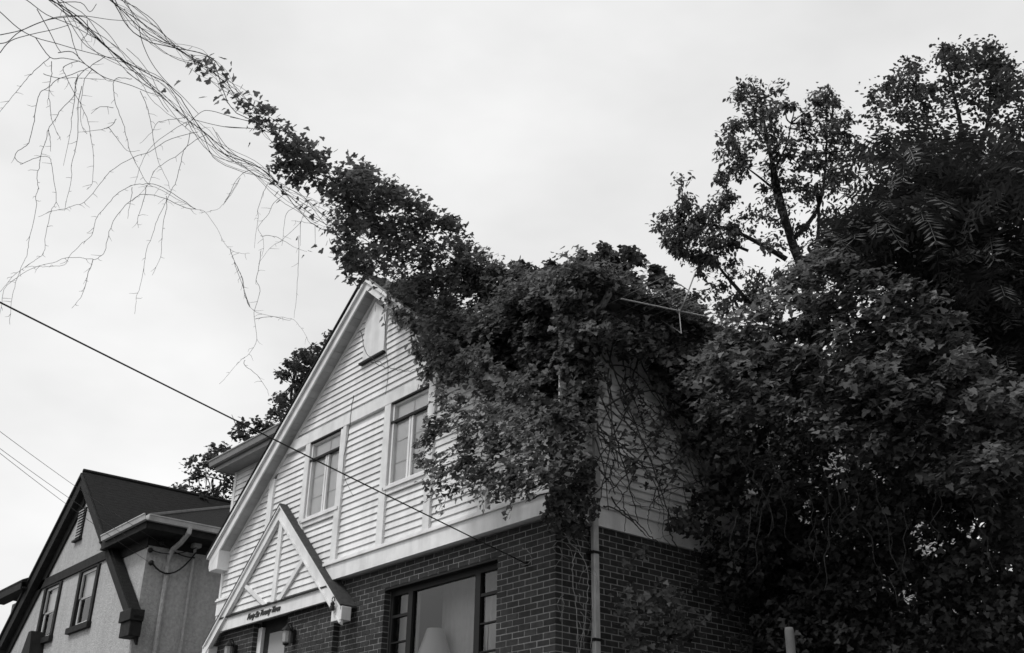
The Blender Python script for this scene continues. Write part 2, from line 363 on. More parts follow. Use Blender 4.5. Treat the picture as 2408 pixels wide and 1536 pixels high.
# trim
box('frieze_board', M['trim'], house, XL-.02, XR+.02, SY-.045, SY+.02, 4.897, 5.11)
box('drip_cap', M['trim'], house, XL-.03, XR+.03, SY-.075, SY-.002, 5.112, 5.135)
box('drip_cap', M['trim'], house, XL-.03, XR+.03, SY-.055, SY-.002, 5.137, 5.165)
hb = AX-(AZ-.32-BANDZ[1])/SL, AX+(AZ-.32-BANDZ[1])/SL
MB().prism([(hb[0]-.2, BANDZ[0]), (hb[1]+.2, BANDZ[0]), (hb[1], BANDZ[1]), (hb[0], BANDZ[1])], 1, SY-.042, SY+.02).build('belt_board', M['trim'], house)
for i, (a, b) in enumerate(sticks):
    top = min(BANDZ[0]-.002, rk((a+b)/2)-.34)
    box('stick_board', M['trim'], house, a, b, SY-.040, SY+.02, 5.167, top, .004)
box('corner_board', M['trim'], house, XL-.03, XL+.02, SY-.02, SY+.09, 5.167, 5.66)
# clapboards on the front
z = 5.167; row = 0
while z < 8.85:
    zt = z+EX
    xa = AX-(AZ-.26-z)/SL; xb = AX+(AZ-.26-z)/SL
    xa, xb = max(XL+.02, xa), min(XR-.07, xb)
    if z < 7.30 and zt > BANDZ[0]+.01: z += EX; row += 1; continue
    cut = []
    if z < BANDZ[0]-.02: cut += list(sticks)
    for w in (W1, W2):
        if z < w[3] and zt > w[2]-.05: cut.append((w[0]-.01, w[1]+.01))
    if zt > VT[2]+.02: cut.append((VT[0]-.03, VT[1]+.03))
    segs = [(xa, xb)]
    for c0, c1 in cut:
        ns = []
        for s0, s1 in segs:
            if s1 <= c0 or s0 >= c1: ns.append((s0, s1))
            else:
                if s0 < c0: ns.append((s0, c0))
                if s1 > c1: ns.append((c1, s1))
        segs = ns
    for s0, s1 in segs:
        if s1-s0 > .03:
            if s1-s0 > 1.6:
                sj = s0+(s1-s0)*random.uniform(.3, .7); clapboard(siding, sj+.0025, s1, SY+.018+random.uniform(-.001, .001), z); s1 = sj
            o = clapboard(siding, s0, s1, SY+.018, z); o.rotation_euler = (random.uniform(-.004, .004), random.uniform(-.0012, .0012), 0)
    z += EX; row += 1
# bottom flare at the left corner
# windows
def upper_window(w, dark=M['darkmetal']):
    x0, x1, z0, z1 = w
    fr = MB().box(x0, x0+.035, SY-.01, SY+.06, z0, z1).box(x1-.035, x1, SY-.01, SY+.06, z0, z1).box(x0+.035, x1-.035, SY-.01, SY+.06, z0, z0+.035).box(x0+.035, x1-.035, SY+.0, SY+.06, z1-.03, z1)
    wd = fr.build('window', M['trim'], house)
    box('head_strip', dark, wd, x0-.005, x1+.005, SY-.045, SY+.0, z1-.002, z1+.02)  # thin dark strip across the top of the window
    box('transom_bar', dark, wd, x0-.05, x1+.02, SY-.02, SY+.03, 6.828, 6.862)
    xm = (x0+x1)/2
    for a in (xm-.05, xm+.008): box('sash_stile', M['trim'], wd, a, a+.042, SY+.004, SY+.05, z0+.036, 6.826)
    for zz in (6.57, 6.26):
        for a, b in ((x0+.051, xm-.052), (xm+.052, x1-.037)): box('muntin', M['window_pale'], wd, a, b, SY+.036, SY+.05, zz-.005, zz+.005)
    box('muntin', M['window_pale'], wd, xm-.006, xm+.006, SY+.036, SY+.05, 6.864, z1-.032)
    sheet('pane', M['glass2'], wd, x0+.03, x1-.03, SY+.030, z0+.03, z1-.03)
    box('blind', M['blind'], wd, x0+.02, x1-.02, SY+.055, SY+.065, z0+.01, z1-.01)
    s = box('sill', M['trim'], wd, x0-.06, x1+.05, SY-.055, SY-.002, z0-.045, z0-.002)
    box('sill_end', dark, wd, x0-.085, x0-.061, SY-.05, SY-.01, z0-.04, z0-.005)
    box('apron', M['trim'], wd, x0-.03, x1+.03, SY-.03, SY-.003, z0-.11, z0-.047)
# cut real openings behind the windows: a dark box set into the wall
for w in (W1, W2): upper_window(w)
# rebuild the wall body with openings
siding.data.clear_geometry()
bb = MB(); ys0, ys1 = SY+.022, .30
xs = [XL+.02]+[t for w in (W1, W2) for t in (w[0], w[1])]+[XR-.02]
bb.box(XL+.02, XR-.02, ys0, ys1, 4.92, 5.94)
for i in range(0, len(xs), 2): bb.prism([(xs[i], 5.94), (xs[i+1], 5.94), (xs[i+1], min(7.11, rk(xs[i+1])-.2)), (xs[i], min(7.11, rk(xs[i])-.2))], 1, ys0, ys1)
q = (AZ-.2-7.11)/SL
bb.prism([(AX-q, 7.11), (AX+q, 7.11), (AX, AZ-.2)], 1, ys0, ys1)
bb.box(W1[0]-.1, W2[1]+.1, .32, .34, 5.8, 7.2)
siding.data.from_pydata(bb.v, [], bb.f); siding.data.update()
bm = bmesh.new(); bm.from_mesh(siding.data); bmesh.ops.recalc_face_normals(bm, faces=bm.faces); bm.to_mesh(siding.data); bm.free()
# gable vent
vt = MB().prism([(VT[0], VT[2]), (VT[1], VT[2]), (VT[1], VT[3]+.02), (AX, VT[3]+.28), (VT[0], VT[3]+.02)], 1, SY-.028, SY+.02).build('gable_vent', M['trim'], house)
box('vent_sill', M['darkmetal'], vt, VT[0]-.05, VT[1]+.03, SY-.06, SY-.005, VT[2]-.045, VT[2]-.012)  # sill coloured dark to stand for its shadow line

# gable boards, soffit, roof ---------------------------------------
XE0, XE1 = -8.13, .20
def rake(x0, x1, t0, t1, y0, y1, name, m, par):      # strip under the rake line between x0 and x1
    return MB().prism([(x0, rk(x0)-t0), (x1, rk(x1)-t0), (x1, rk(x1)-t1), (x0, rk(x0)-t1)], 1, y0, y1).build(name, m, par)
roof = None
roofm = MB()
for s in (0, 1):
    x0, x1 = ((XE0-.06, AX), (AX, XE1+.06))[s]
    roofm.prism([(x0, rk(x0)), (x1, rk(x1)), (x1, rk(x1)+.045), (x0, rk(x0)+.045)], 1, RY-.05, .30)
    xm = AX-(AZ-7.75)/SL if s == 0 else AX+(AZ-7.75)/SL
    a, b = (xm, AX) if s == 0 else (AX, xm)
    roofm.prism([(a, rk(a)), (b, rk(b)), (b, rk(b)+.045), (a, rk(a)+.045)], 1, .301, 3.3)
# hip roof over the main block
HX0, HX1, HY0, HY1, HZ = -9.12, .34, .02, 9.3, 7.70
hs = .50; ry = (HX1-HX0)/2
def hiproof(mb, x0, x1, y0, y1, z, s, t=.06, notch=None):
    cx = (x0+x1)/2; h = (x1-x0)/2
    if (y1-y0) >= 2*h: a, b = (cx, y0+h, z+h*s), (cx, y1-h, z+h*s)
    else: h = (y1-y0)/2; cy = (y0+y1)/2; a, b = (x0+h, cy, z+h*s), (x1-h, cy, z+h*s)
    base = len(mb.v); mb.v += [(x0, y0, z), (x1, y0, z), (x1, y1, z), (x0, y1, z), a, b, (x0, y0, z-t), (x1, y0, z-t), (x1, y1, z-t), (x0, y1, z-t)]
    if (y1-y0) >= x1-x0: fs = [(0, 1, 4), (1, 2, 5, 4), (2, 3, 5), (3, 0, 4, 5)]
    else: fs = [(0, 1, 5, 4), (1, 2, 5), (2, 3, 4, 5), (3, 0, 4)]
    if notch:                                        # leave the eave out where a gable stands in front
        na, nb2, ny = notch; h = z+(ny-y0)*s; b2 = len(mb.v)-base
        mb.v += [(na, y0, z), (na, ny, h), (nb2, ny, h), (nb2, y0, z), (na, y0, z-t), (na, ny, z-t), (nb2, ny, z-t), (nb2, y0, z-t)]
        fs = [(0, b2, b2+1, 4), (4, b2+1, b2+2), (b2+2, b2+3, 1, 4)]+fs[1:] if len(fs[0]) == 3 else [(0, b2, b2+1, 4), (4, b2+1, b2+2, 5), (b2+2, b2+3, 1, 5)]+fs[1:]
        fs += [(0, 6, b2+4, b2), (b2, b2+4, b2+5, b2+1), (b2+2, b2+6, b2+7, b2+3), (b2+3, b2+7, 7, 1), (1, 7, 8, 2), (2, 8, 9, 3), (3, 9, 6, 0), (9, 8, 7, b2+7, b2+6, b2+5, b2+4, 6)]
    else: fs += [(0, 6, 7, 1), (1, 7, 8, 2), (2, 8, 9, 3), (3, 9, 6, 0), (9, 8, 7, 6)]
    mb.f += [tuple(base+i for i in f) for f in fs]
hiproof(roofm, HX0, HX1, HY0, HY1, HZ+.06, hs)
roof = roofm.build('roof', M['roof'], house)
for s in (0, 1):
    x0, x1 = ((XE0, AX), (AX, XE1))[s]
    rake(x0, x1, .002, .245, RY, RY+.025, 'bargeboard', M['trim'], roof)
    rake(x0-.03, x1+.03, .002, .06, RY-.04, RY-.002, 'crown_moulding', M['trim'], roof)
    rake(x0-.01, x1+.01, .062, .085, RY-.02, RY-.002, 'crown_moulding', M['trim'], roof)
    n = 44
    for i in range(n):
        a = x0+(x1-x0)*(i+.03)/n; b = x0+(x1-x0)*(i+.97)/n; dz = random.uniform(0, .004)
        MB().prism([(a, rk(a)-.20-dz), (b, rk(b)-.20-dz), (b, rk(b)-.225-dz), (a, rk(a)-.225-dz)], 1, RY+.026, SY+.03).build('soffit_board', M['soffit'], roof)
    rake(x0+.05 if s == 0 else x0, x1 if s == 0 else x1-.05, .228, .30, SY-.012, SY+.02, 'rake_trim', M['trim'], roof)
for x0, x1 in ((XE0+.02, XL+.14),):
    box('eave_return', M['trim'], roof, x0, x1, RY+.002, SY+.03, 5.60, rk(XE0+.2)-.10, .006)
# main block: walls that show beside the gable
mblk = MB().box(-8.93, -8.2, .35, 9, 4.9, 7.62).box(-8.2, 0, .36, .5, 4.9, 7.62).box(-.2, -.022, .5, 9, 4.93, 7.62).box(-8.2, 0, 8.8, 9, 4.9, 7.62).build('side_wall', M['white'], house)
z = 6.2
while z < 7.6:
    clapboard(mblk, -8.9, -6.0, .348, z); z += EX
box('corner_board', M['trim'], house, -8.96, -8.87, .315, .36, 4.9, 7.61)
# side wall facing the overgrown yard
z = 5.167
while z < 7.58:
    yy = .06
    for yb in (2.6+random.uniform(-.8, .8), 5.6+random.uniform(-.8, .8), 8.98): clapboard_side(mblk, -.018, yy+.002, yb-.002, z); yy = yb
    z += EX
box('corner_board', M['trim'], house, .0, .026, -.06, .058, 5.167, 5.95)
box('frieze_board', M['trim'], house, -.02, .036, .0, 9.0, 4.897, 5.11); box('drip_cap', M['trim'], house, -.02, .07, .0, 9.0, 5.112, 5.16)
# eaves of the main block
box('soffit', M['eave'], roof, HX0+.02, HX1-.02, HY0+.02, HY1-.02, 7.62, 7.66)
box('fascia', M['eave'], roof, HX0, HX1, HY0-.005, HY0+.018, 7.60, 7.755); box('fascia', M['roofedge'], roof, HX1-.018, HX1+.005, HY0+.02, HY1, 7.60, 7.755); box('fascia', M['eave'], roof, HX0-.005, HX0+.018, HY0+.02, HY1, 7.60, 7.755)
def gutter(parent, p0, p1, outv, m):                 # open trough with rolled lip
    p0 = np.array(p0, float); p1 = np.array(p1, float); o = np.array(outv, float); up = np.array((0, 0, 1.0))
    prof = [(0, 0), (0, -.10), (.03, -.12), (.08, -.11), (.10, -.03), (.115, -.02), (.115, .0), (.10, .0), (.09, -.02), (.072, -.098), (.03, -.108), (.012, -.095), (.012, 0)]
    mb = MB(); n = len(prof)
    for p in (p0, p1):
        for a, h in prof: mb.v.append(tuple(p+o*a+up*h))
    mb.f += [tuple(range(n-1, -1, -1)), tuple(range(n, 2*n))]
    for i in range(n): j = (i+1) % n; mb.f.append((i, j, n+j, n+i))
    return mb.build('gutter', m, parent)
gutter(roof, (HX0-.1, HY0-.006, 7.80), (-6.2, HY0-.006, 7.80), (0, -1, 0), M['eave'])
gutter(roof, (HX1+.006, HY0, 7.80), (HX1+.006, HY1, 7.80), (1, 0, 0), M['roofedge'])
# downspout at the corner
dsp = MB(); DX, DY, w_ = .085, .50, .040
dsp.box(DX-.03, DX+.03, DY-w_, DY+w_, 2.1, 4.98)
ds = dsp.build('downspout', M['palepipe'], house, .008)
MB().hexa([(DX-.03, DY-w_, 4.985), (DX+.03, DY-w_, 4.985), (DX+.03, DY+w_, 4.985), (DX-.03, DY+w_, 4.985), (DX+.015, DY-w_, 5.25), (DX+.075, DY-w_, 5.25), (DX+.075, DY+w_, 5.25), (DX+.015, DY+w_, 5.25)]).build('elbow', M['palepipe'], ds)
box('upper_pipe', M['palepipe'], ds, DX+.016, DX+.074, DY-w_, DY+w_, 5.255, 7.3, .008)
MB().tube([(DX+.045, DY, 7.25), (DX+.06, DY, 7.4), (HX1+.05, DY, 7.62), (HX1+.05, DY, 7.7)], .045, 8).build('outlet', M['palepipe'], ds)
for z in (3.62, 4.55): box('strap', M['darkmetal'], ds, -.004, DX+.034, DY-.055, DY+.055, z, z+.03)

# entry gable ------------------------------------------------------
EGY = -.21; EAX, EAZ = -5.98, 6.26; EL, ER = -8.05, -3.95
ek = lambda x: EAZ-.885*(EAX-x) if x < EAX else EAZ-.885*(x-EAX)
eg = MB().prism([(EL+.3, 4.66), (ER-.3, 4.66), (EAX, EAZ-.2)], 1, EGY+.05, SY-.03).build('entry_gable', M['white'], house)
z = 4.84
while z < 6.0:
    xa, xb = EAX-(EAZ-.15-z)/.885, EAX+(EAZ-.15-z)/.885; clapboard(eg, xa, xb, EGY+.046, z); z += EX
box('band_board', M['trim'], eg, -7.60, -4.38, EGY+.002, EGY+.04, 4.60, 4.78)
box('band_cap', M['darkmetal'], eg, -7.60, -4.36, EGY-.03, EGY+.0, 4.782, 4.803)
for s in (-1, 1):
    xe = EL if s < 0 else ER
    strip = lambda t0, t1, y0, y1, nm, m_, xo=xe: MB().prism([(xo, ek(xo)-t0), (EAX, EAZ-t0), (EAX, EAZ-t1), (xo, ek(xo)-t1)], 1, y0, y1).build(nm, m_, eg)
    strip(.0, .235, EGY-.02, EGY+.015, 'bargeboard', M['trim'])
    strip(-.003, .035, EGY-.045, EGY-.021, 'drip_edge', M['trim'])
    strip(.20, .225, EGY-.04, EGY-.021, 'moulding', M['trim'])
    strip(-.03, -.004, EGY-.05, SY-.03 if s > 0 else SY-.03, 'roofing', M['roofedge'])
    if s > 0: MB().prism([(ER, ek(ER)+.002), (-4.75, ek(-4.75)+.002), (-4.75, ek(-4.75)+.03), (ER, ek(ER)+.03)], 1, SY-.029, -.005).build('roofing', M['roofedge'], eg)
kp = lambda x0, z0, x1, z1, w, y0=EGY-.005, nm='timber': MB().prism([(x0-w, z0), (x0+w, z0), (x1+w, z1), (x1-w, z1)], 1, y0, EGY+.03).build(nm, M['trim'], eg)
kp(EAX+.03, 4.805, EAX+.03, EAZ-.24, .055)
kp(-6.18, 4.805, -6.94, 5.22, .06, EGY-.008); kp(-5.76, 4.805, -5.14, 5.32, .06, EGY-.011)
box('end_block', M['trim'], eg, ER-.24, ER+.015, EGY-.03, EGY+.12, 4.29, ek(ER)+.005, .006)
box('end_block', M['trim'], eg, EL-.03, EL+.2, EGY-.03, EGY+.12, 4.20, ek(EL)-.01, .006)
# lettering on the band
cu = bpy.data.curves.new('lettering', 'FONT'); cu.body = 'Forty Six Twenty Three'; cu.size = .118; cu.shear = .45; cu.extrude = .004; cu.offset = .0025; cu.space_character = .86
to = bpy.data.objects.new('tmp', cu); COL.objects.link(to); bpy.context.view_layer.update()
me = bpy.data.meshes.new_from_object(to.evaluated_get(bpy.context.evaluated_depsgraph_get())); bpy.data.objects.remove(to)
me.materials.clear(); me.materials.append(M['letter'])
lo = link('lettering', me); lo.location = (-6.70, EGY-.006, 4.66); lo.rotation_euler = (math.pi/2, 0, 0)
wd = max(v.co.x for v in me.vertices); lo.scale = (1.02/wd, 1, 1); lo.parent = eg; off(lo, eg); lo['label'] = 'black script house number lettering on the white band'
# small insulator hung on the end block
ins = MB().lathe((ER-.15, EGY-.075, 4.42), [(.028, 0), (.034, .01), (.034, .06), (.022, .068), (.03, .075), (.03, .10), (.018, .11)], 10).build('insulator', M['letter'], eg)
MB().tube([(ER-.15+.03*math.cos(a), EGY-.07, 4.565+.035*math.sin(a)) for a in np.linspace(-1.2, 4.3, 12)], .008).build('ring', M['letter'], ins)

# ------------------------------------------------------------------ NEIGHBOUR HOUSE
nb = thing('house', 'pale stucco house with dark half-timber gable at the lower left', 'house', (-15.8, 4, 2.0))
NX0, NX1 = -19.95, -11.70; NAX, NAZ, NS = -15.85, 9.15, .84
nk_ = lambda x: NAZ-NS*abs(x-NAX)
NW = [(-15.27, -14.12, 5.60, 6.83), (-17.5, -16.37, 5.60, 6.83)]
nw = MB(); nw.box(NX0, NX1, 0, .25, 1.7, 5.60); xs = [NX0, NW[1][0], NW[1][1], NW[0][0], NW[0][1], NX1]
for i in (0, 2, 4): nw.box(xs[i], xs[i+1], 0, .25, 5.60, 6.83)
nw.prism([(-19.2, 6.83), (NX1, 6.83), (-13.15, 6.85), (NAX, NAZ-.15), (NAX-2.6, 6.85)], 1, 0, .25)
nw.box(NX1-.25, NX1, .25, 9, 1.7, 6.9).box(NX0, NX0+.25, .25, 9, 1.7, 6.9).box(NX0+.25, NX1-.25, 8.75, 9, 1.7, 6.9).box(NX0+.4, NX1-.4, .6, .62, 4, 6.9)
nwall = nw.build('stucco_wall', M['stucco'], nb)
nr = MB()
for s in (0, 1):
    x0, x1 = ((-20.2, NAX), (NAX, -11.3))[s]
    xi = x1 if s == 0 else x1
    nr.prism([(x0, nk_(x0)), (x1, nk_(x1)), (x1, nk_(x1)+.05), (x0, nk_(x0)+.05)], 1, -.20, -.03)
    # the roof behind the gable, down to where it meets the main eave
    xa, xb = ((-18.4, NAX), (NAX, -13.3))[s]
    nr.prism([(xa, nk_(xa)), (xb, nk_(xb)), (xb, nk_(xb)+.045), (xa, nk_(xa)+.045)], 1, -.029, 5.5)
hiproof(nr, -20.7, -11.02, -.35, 9.3, 7.12, .47, notch=(-18.25, -13.45, .1))
nroof = nr.build('roof', M['roof'], nb)
MB().tube([(-11.05, -.32, 7.14), (-15.6, 4.23, 7.14+4.55*.47)], .045, 6).build('hip_cap', mat('hip_cap', .10, .8, noise=.2), nroof)
MB().tube([(NAX, -.2, NAZ+.05), (NAX, 5.5, NAZ+.05)], .05, 6).build('ridge_cap', M['roof'], nroof)
box('soffit', M['darkwood'], nroof, -13.45, -11.06, -.31, .0, 6.92, 6.96); box('soffit', M['darkwood'], nroof, -20.66, -18.25, -.31, .0, 6.92, 6.96); box('soffit', M['darkwood'], nroof, NX1-.1, -11.06, .001, 9.2, 6.92, 6.96)
box('fascia', M['darkwood'], nroof, -13.3, -11.04, -.345, -.32, 6.90, 7.06); box('fascia', M['darkwood'], nroof, -11.06, -11.03, -.318, 9.2, 6.90, 7.06)
box('fascia', M['darkwood'], nroof, -20.68, -18.3, -.345, -.32, 6.90, 7.06)
box('frieze', M['darkwood'], nroof, -13.4, NX1+.02, -.025, .0, 6.72, 6.918); box('frieze', M['darkwood'], nroof, NX1, NX1+.03, .001, 9, 6.76, 6.918)
gutter(nroof, (-13.12, -.346, 7.14), (-10.93, -.346, 7.14), (0, -1, 0), M['metal']); gutter(nroof, (-11.028, -.35, 7.14), (-11.028, 9.2, 7.14), (1, 0, 0), M['metal'])
for s in (-1, 1):
    xe = -19.95 if s < 0 else -11.42
    def nst(t0, t1, y0, y1, nm, m_=M['darkwood']): return MB().prism([(xe, nk_(xe)-t0), (NAX, NAZ-t0), (NAX, NAZ-t1), (xe, nk_(xe)-t1)], 1, y0, y1).build(nm, m_, nroof)
    w_b = .42 if s < 0 else .30
    nst(.002, w_b, -.20, -.16, 'bargeboard'); nst(.002, .08, -.24, -.202, 'rake_moulding'); nst(w_b-.04, w_b, -.158, -.002, 'rake_soffit')
    nst(w_b+.01, w_b+.26, -.05, -.002, 'rake_frieze')
    x0, x1 = (xe-.05, xe+.42) if s < 0 else (xe-.40, xe+.06)
    box('end_block', M['darkwood'], nroof, x0, x1, -.23, -.002, nk_(xe)-.42, nk_(xe)-.02, .01)
    box('end_cap', M['darkwood'], nroof, x0-.03, x1+.05, -.27, -.004, nk_(xe)-.15, nk_(xe)+.06, .01)
box('tie_beam', M['darkwood'], nwall, -18.25, -13.45, -.05, -.003, 6.86, 7.06)
for x0, x1, z0, z1 in NW:
    w = MB().box(x0, x0+.13, -.04, .08, z0, z1).box(x1-.13, x1, -.04, .08, z0, z1).box(x0+.13, x1-.13, -.035, .08, z1-.02, z1+.02).build('window', M['darkwood'], nb)
    box('sill', M['darkwood'], w, x0-.06, x1+.04, -.09, -.002, z0-.07, z0+.05)
    a, b = x0+.135, x1-.135; zm = (z0+z1)/2+.03
    MB().box(a, b, .0, .04, z1-.085, z1-.03).box(a, a+.04, .0, .04, zm, z1-.085).box(b-.04, b, .0, .04, zm, z1-.085).build('upper_sash', M['soffit'], w)
    MB().box(a, b, .03, .07, z0+.06, z0+.125).box(a, a+.05, .03, .07, z0+.125, zm).box(b-.05, b, .03, .07, z0+.125, zm).box(a, b, .03, .07, zm-.02, zm+.02).build('lower_sash', M['trim'], w)
    sheet('pane', M['glass2'], w, a+.04, b-.04, .02, zm, z1-.085); sheet('pane', M['glass2'], w, a+.05, b-.05, .05, z0+.125, zm-.02)
    box('blind', M['blind'], w, a, b, .10, .11, zm-.02, z1)
# louvred vent
lv = MB().box(-16.06, -15.68, -.03, -.003, 7.66, 8.36).build('gable_vent', M['darkmetal'], nb)
for i in range(10):
    zz = 7.70+i*.066; MB().hexa([(-16.03, -.06, zz), (-15.71, -.06, zz), (-15.71, -.031, zz+.03), (-16.03, -.031, zz+.03), (-16.03, -.06, zz+.02), (-15.71, -.06, zz+.02), (-15.71, -.031, zz+.05), (-16.03, -.031, zz+.05)]).build('slat', M['soffit'], lv)
box('vent_sill', M['darkwood'], lv, -16.10, -15.64, -.08, -.003, 7.62, 7.658)
# small dark porch gable poking up at the bottom edge
pg0 = onp(72, 1484, 1, -.3)
MB().prism([(pg0[0]-.95, pg0[2]-1.5), (pg0[0]-.13, pg0[2]), (pg0[0]+.06, pg0[2]), (pg0[0]+.5, pg0[2]-1.5)], 1, -.3, -.003).build('porch_gable', M['darkwood'], nb)
# downspout and service entrance on the side wall
dn = MB().tube([(-10.97, .47, 7.06), (-10.98, .47, 6.95), (-11.25, .45, 6.80), (-11.55, .43, 6.72), (-11.63, .42, 6.60), (-11.63, .42, 6.4)], .05, 8).build('downspout', M['metal'], nb)
MB().tube([(-11.64, .42, 6.41), (-11.64, .42, 2.1)], .045, 8).build('lower_pipe', M['stucco'], dn)
sm = MB().tube([(-11.63, .91, 2.1), (-11.63, .91, 6.86)], .03, 8).build('service_mast', M['stucco'], nb)
box('weatherhead', M['metal'], sm, -11.72, -11.52, .83, 1.0, 6.84, 6.97, .02)
INS = [(-11.66, .03, 6.655), (-11.66, .085, 6.42), (-11.66, .22, 6.83)]
def sagline(p, q, sag, n=10):
    p = np.array(p, float); q = np.array(q, float); t = np.linspace(0, 1, n)[:, None]; c = p*(1-t)+q*t; c[:, 2] -= (sag*4*t*(1-t))[:, 0]; return c
for i, p in enumerate(INS):
    io = MB().lathe(p, [(.015, 0), (.05, .01), (.05, .05), (.02, .09)], 8, 0).build('insulator', M['letter'], nb)
    MB().tube(sagline((p[0]+.06, p[1], p[2]), (-11.55, .90, 6.84-.1*i), (.10, .30, .07)[i]), (.010, .016, .012)[i], 6).build('service_loop', M['black'], nb)

# ------------------------------------------------------------------ overhead wires
def wire(label, pts, r, cat='wire', group=None):
    o = MB().tube(pts, r, 6).build(('power_line' if r < .006 else 'service_cable'), M['black'], None, smooth=True); tag(o, label, cat, group); return o
e0 = at(0, 705, 8.2); e1 = np.array((-.47, -.03, 4.46)); dirn = (e0-e1)
wire('thick black service cable sloping down to the brick wall beside the picture window', sagline(e1+dirn*1.5, e1, .02, 24), .0062)
mb = box('cable_clamp', M['darkmetal'], house, -.49, -.45, -.035, -.004, 4.43, 4.48)
wl = ('leftmost of the three thin wires crossing the sky above the stucco house', 'middle of the three thin wires crossing the sky above the stucco house', 'rightmost of the three thin wires crossing the sky above the stucco house')
for i, (p, ya, d) in enumerate(((INS[1], 1036, 15), (INS[0], 1030, 15), (INS[2], 990, 15))):
    q = at((-6, 0, 0)[i], ya, d); p = np.array(p)
    wire(wl[i], sagline(q+(q-p)*.8, p, .12, 22), .0032, 'wire', 'thin wires to the stucco house')

# ------------------------------------------------------------------ FOLIAGE TOOLS
LEAF = np.array([(0, 0, 0), (.42, -.06, .03), (.50, .26, .05), (.27, .40, .02), (.24, .68, .02), (0, 1.0, -.06), (-.24, .68, .02), (-.27, .40, .02), (-.50, .26, .05), (-.42, -.06, .03), (0, .36, -.05)])
LEAFT = np.array([(10, i, (i+1)) for i in range(0, 9)]+[(10, 9, 0)])
OVAL = np.array([(0, 0, 0), (.22, .35, .04), (.16, .75, .02), (0, 1, -.05), (-.16, .75, .02), (-.22, .35, .04)])
OVALT = np.array([(0, 1, 2), (0, 2, 3), (0, 3, 4), (0, 4, 5)])
def frames(n, up, droop):                            # random leaf frames: blade normal around `up`, tip hanging down by `droop`
    N = np.asarray(up, float)+rng.normal(0, .42, (n, 3)); N /= np.linalg.norm(N, axis=1, keepdims=True)
    T = rng.normal(0, 1, (n, 3)); T[:, 2] -= droop; T -= (T*N).sum(1, keepdims=True)*N; T /= np.linalg.norm(T, axis=1, keepdims=True)+1e-9
    B = np.cross(T, N); return np.stack([B, T, N], 2)
def leaf_mesh(name, P, size, up, droop, m, tmpl=(LEAF, LEAFT)):
    V, Tm = tmpl; n = len(P); F = frames(n, up, droop)
    co = np.einsum('nij,kj->nki', F, V)*np.asarray(size)[:, None, None]+P[:, None, :]
    return tri_mesh(name, co.reshape(-1, 3), (Tm[None]+(np.arange(n)*len(V))[:, None, None]).reshape(-1, 3), m)
def tri_mesh(name, co, tri, m):
    me = bpy.data.meshes.new(name); me.vertices.add(len(co)); me.vertices.foreach_set('co', co.astype(np.float32).ravel())
    me.loops.add(tri.size); me.loops.foreach_set('vertex_index', tri.astype(np.int32).ravel())
    me.polygons.add(len(tri)); me.polygons.foreach_set('loop_start', np.arange(0, tri.size, 3, dtype=np.int32)); me.polygons.foreach_set('loop_total', np.full(len(tri), 3, np.int32))
    me.materials.append(m); me.update(calc_edges=True); return me
def in_poly(P, poly):
    x, y = P[:, 0], P[:, 1]; poly = np.asarray(poly, float); c = np.zeros(len(P), bool); j = len(poly)-1
    for i in range(len(poly)):
        xi, yi = poly[i]; xj, yj = poly[j]
        h = ((yi > y) != (yj > y)) & (x < (xj-xi)*(y-yi)/(yj-yi+1e-9)+xi); c ^= h; j = i
    return c
def poly_pts(poly, n):
    poly = np.asarray(poly, float); lo, hi = poly.min(0), poly.max(0); o = np.zeros((0, 2))
    while len(o) < n:
        p = lo+(hi-lo)*rng.random((n*2, 2)); o = np.concatenate([o, p[in_poly(p, poly)]])
    return o[:n]
def clumps(poly, nc, per, rpx, d0, dth, squash=1.0):  # clustered points in a region: returns 3-D positions and clump centres
    c = poly_pts(poly, nc); dc = (d0(c[:, 0], c[:, 1]) if callable(d0) else np.full(nc, float(d0)))+rng.normal(0, dth, nc)
    C3 = at(c[:, 0], c[:, 1], dc); r = rpx*dc/FV*rng.uniform(.5, 1.3, nc)
    idx = np.repeat(np.arange(nc), per); g = rng.normal(0, 1, (len(idx), 3)); g /= np.linalg.norm(g, axis=1, keepdims=True)
    g *= (rng.random((len(idx), 1))**.5)*r[idx][:, None]; g[:, 2] *= squash
    return C3[idx]+g, C3
def stem(parent, pts, r0, r1, m, name='stem', n=5):
    k = len(pts); return MB().tube(pts, np.linspace(r0, r1, k), n).build(name, m, parent, smooth=True)
def smooth_line(P, sub=4):
    P = np.asarray(P, float); k = len(P); 
    if k < 3: return P
    out_ = []
    for i in range(k-1):
        p0, p1, p2, p3 = P[max(i-1, 0)], P[i], P[i+1], P[min(i+2, k-1)]
        for t in np.linspace(0, 1, sub, endpoint=False):
            out_.append(.5*((2*p1)+(-p0+p2)*t+(2*p0-5*p1+4*p2-p3)*t*t+(-p0+3*p1-3*p2+p3)*t**3))
    out_.append(P[-1]); return np.array(out_)

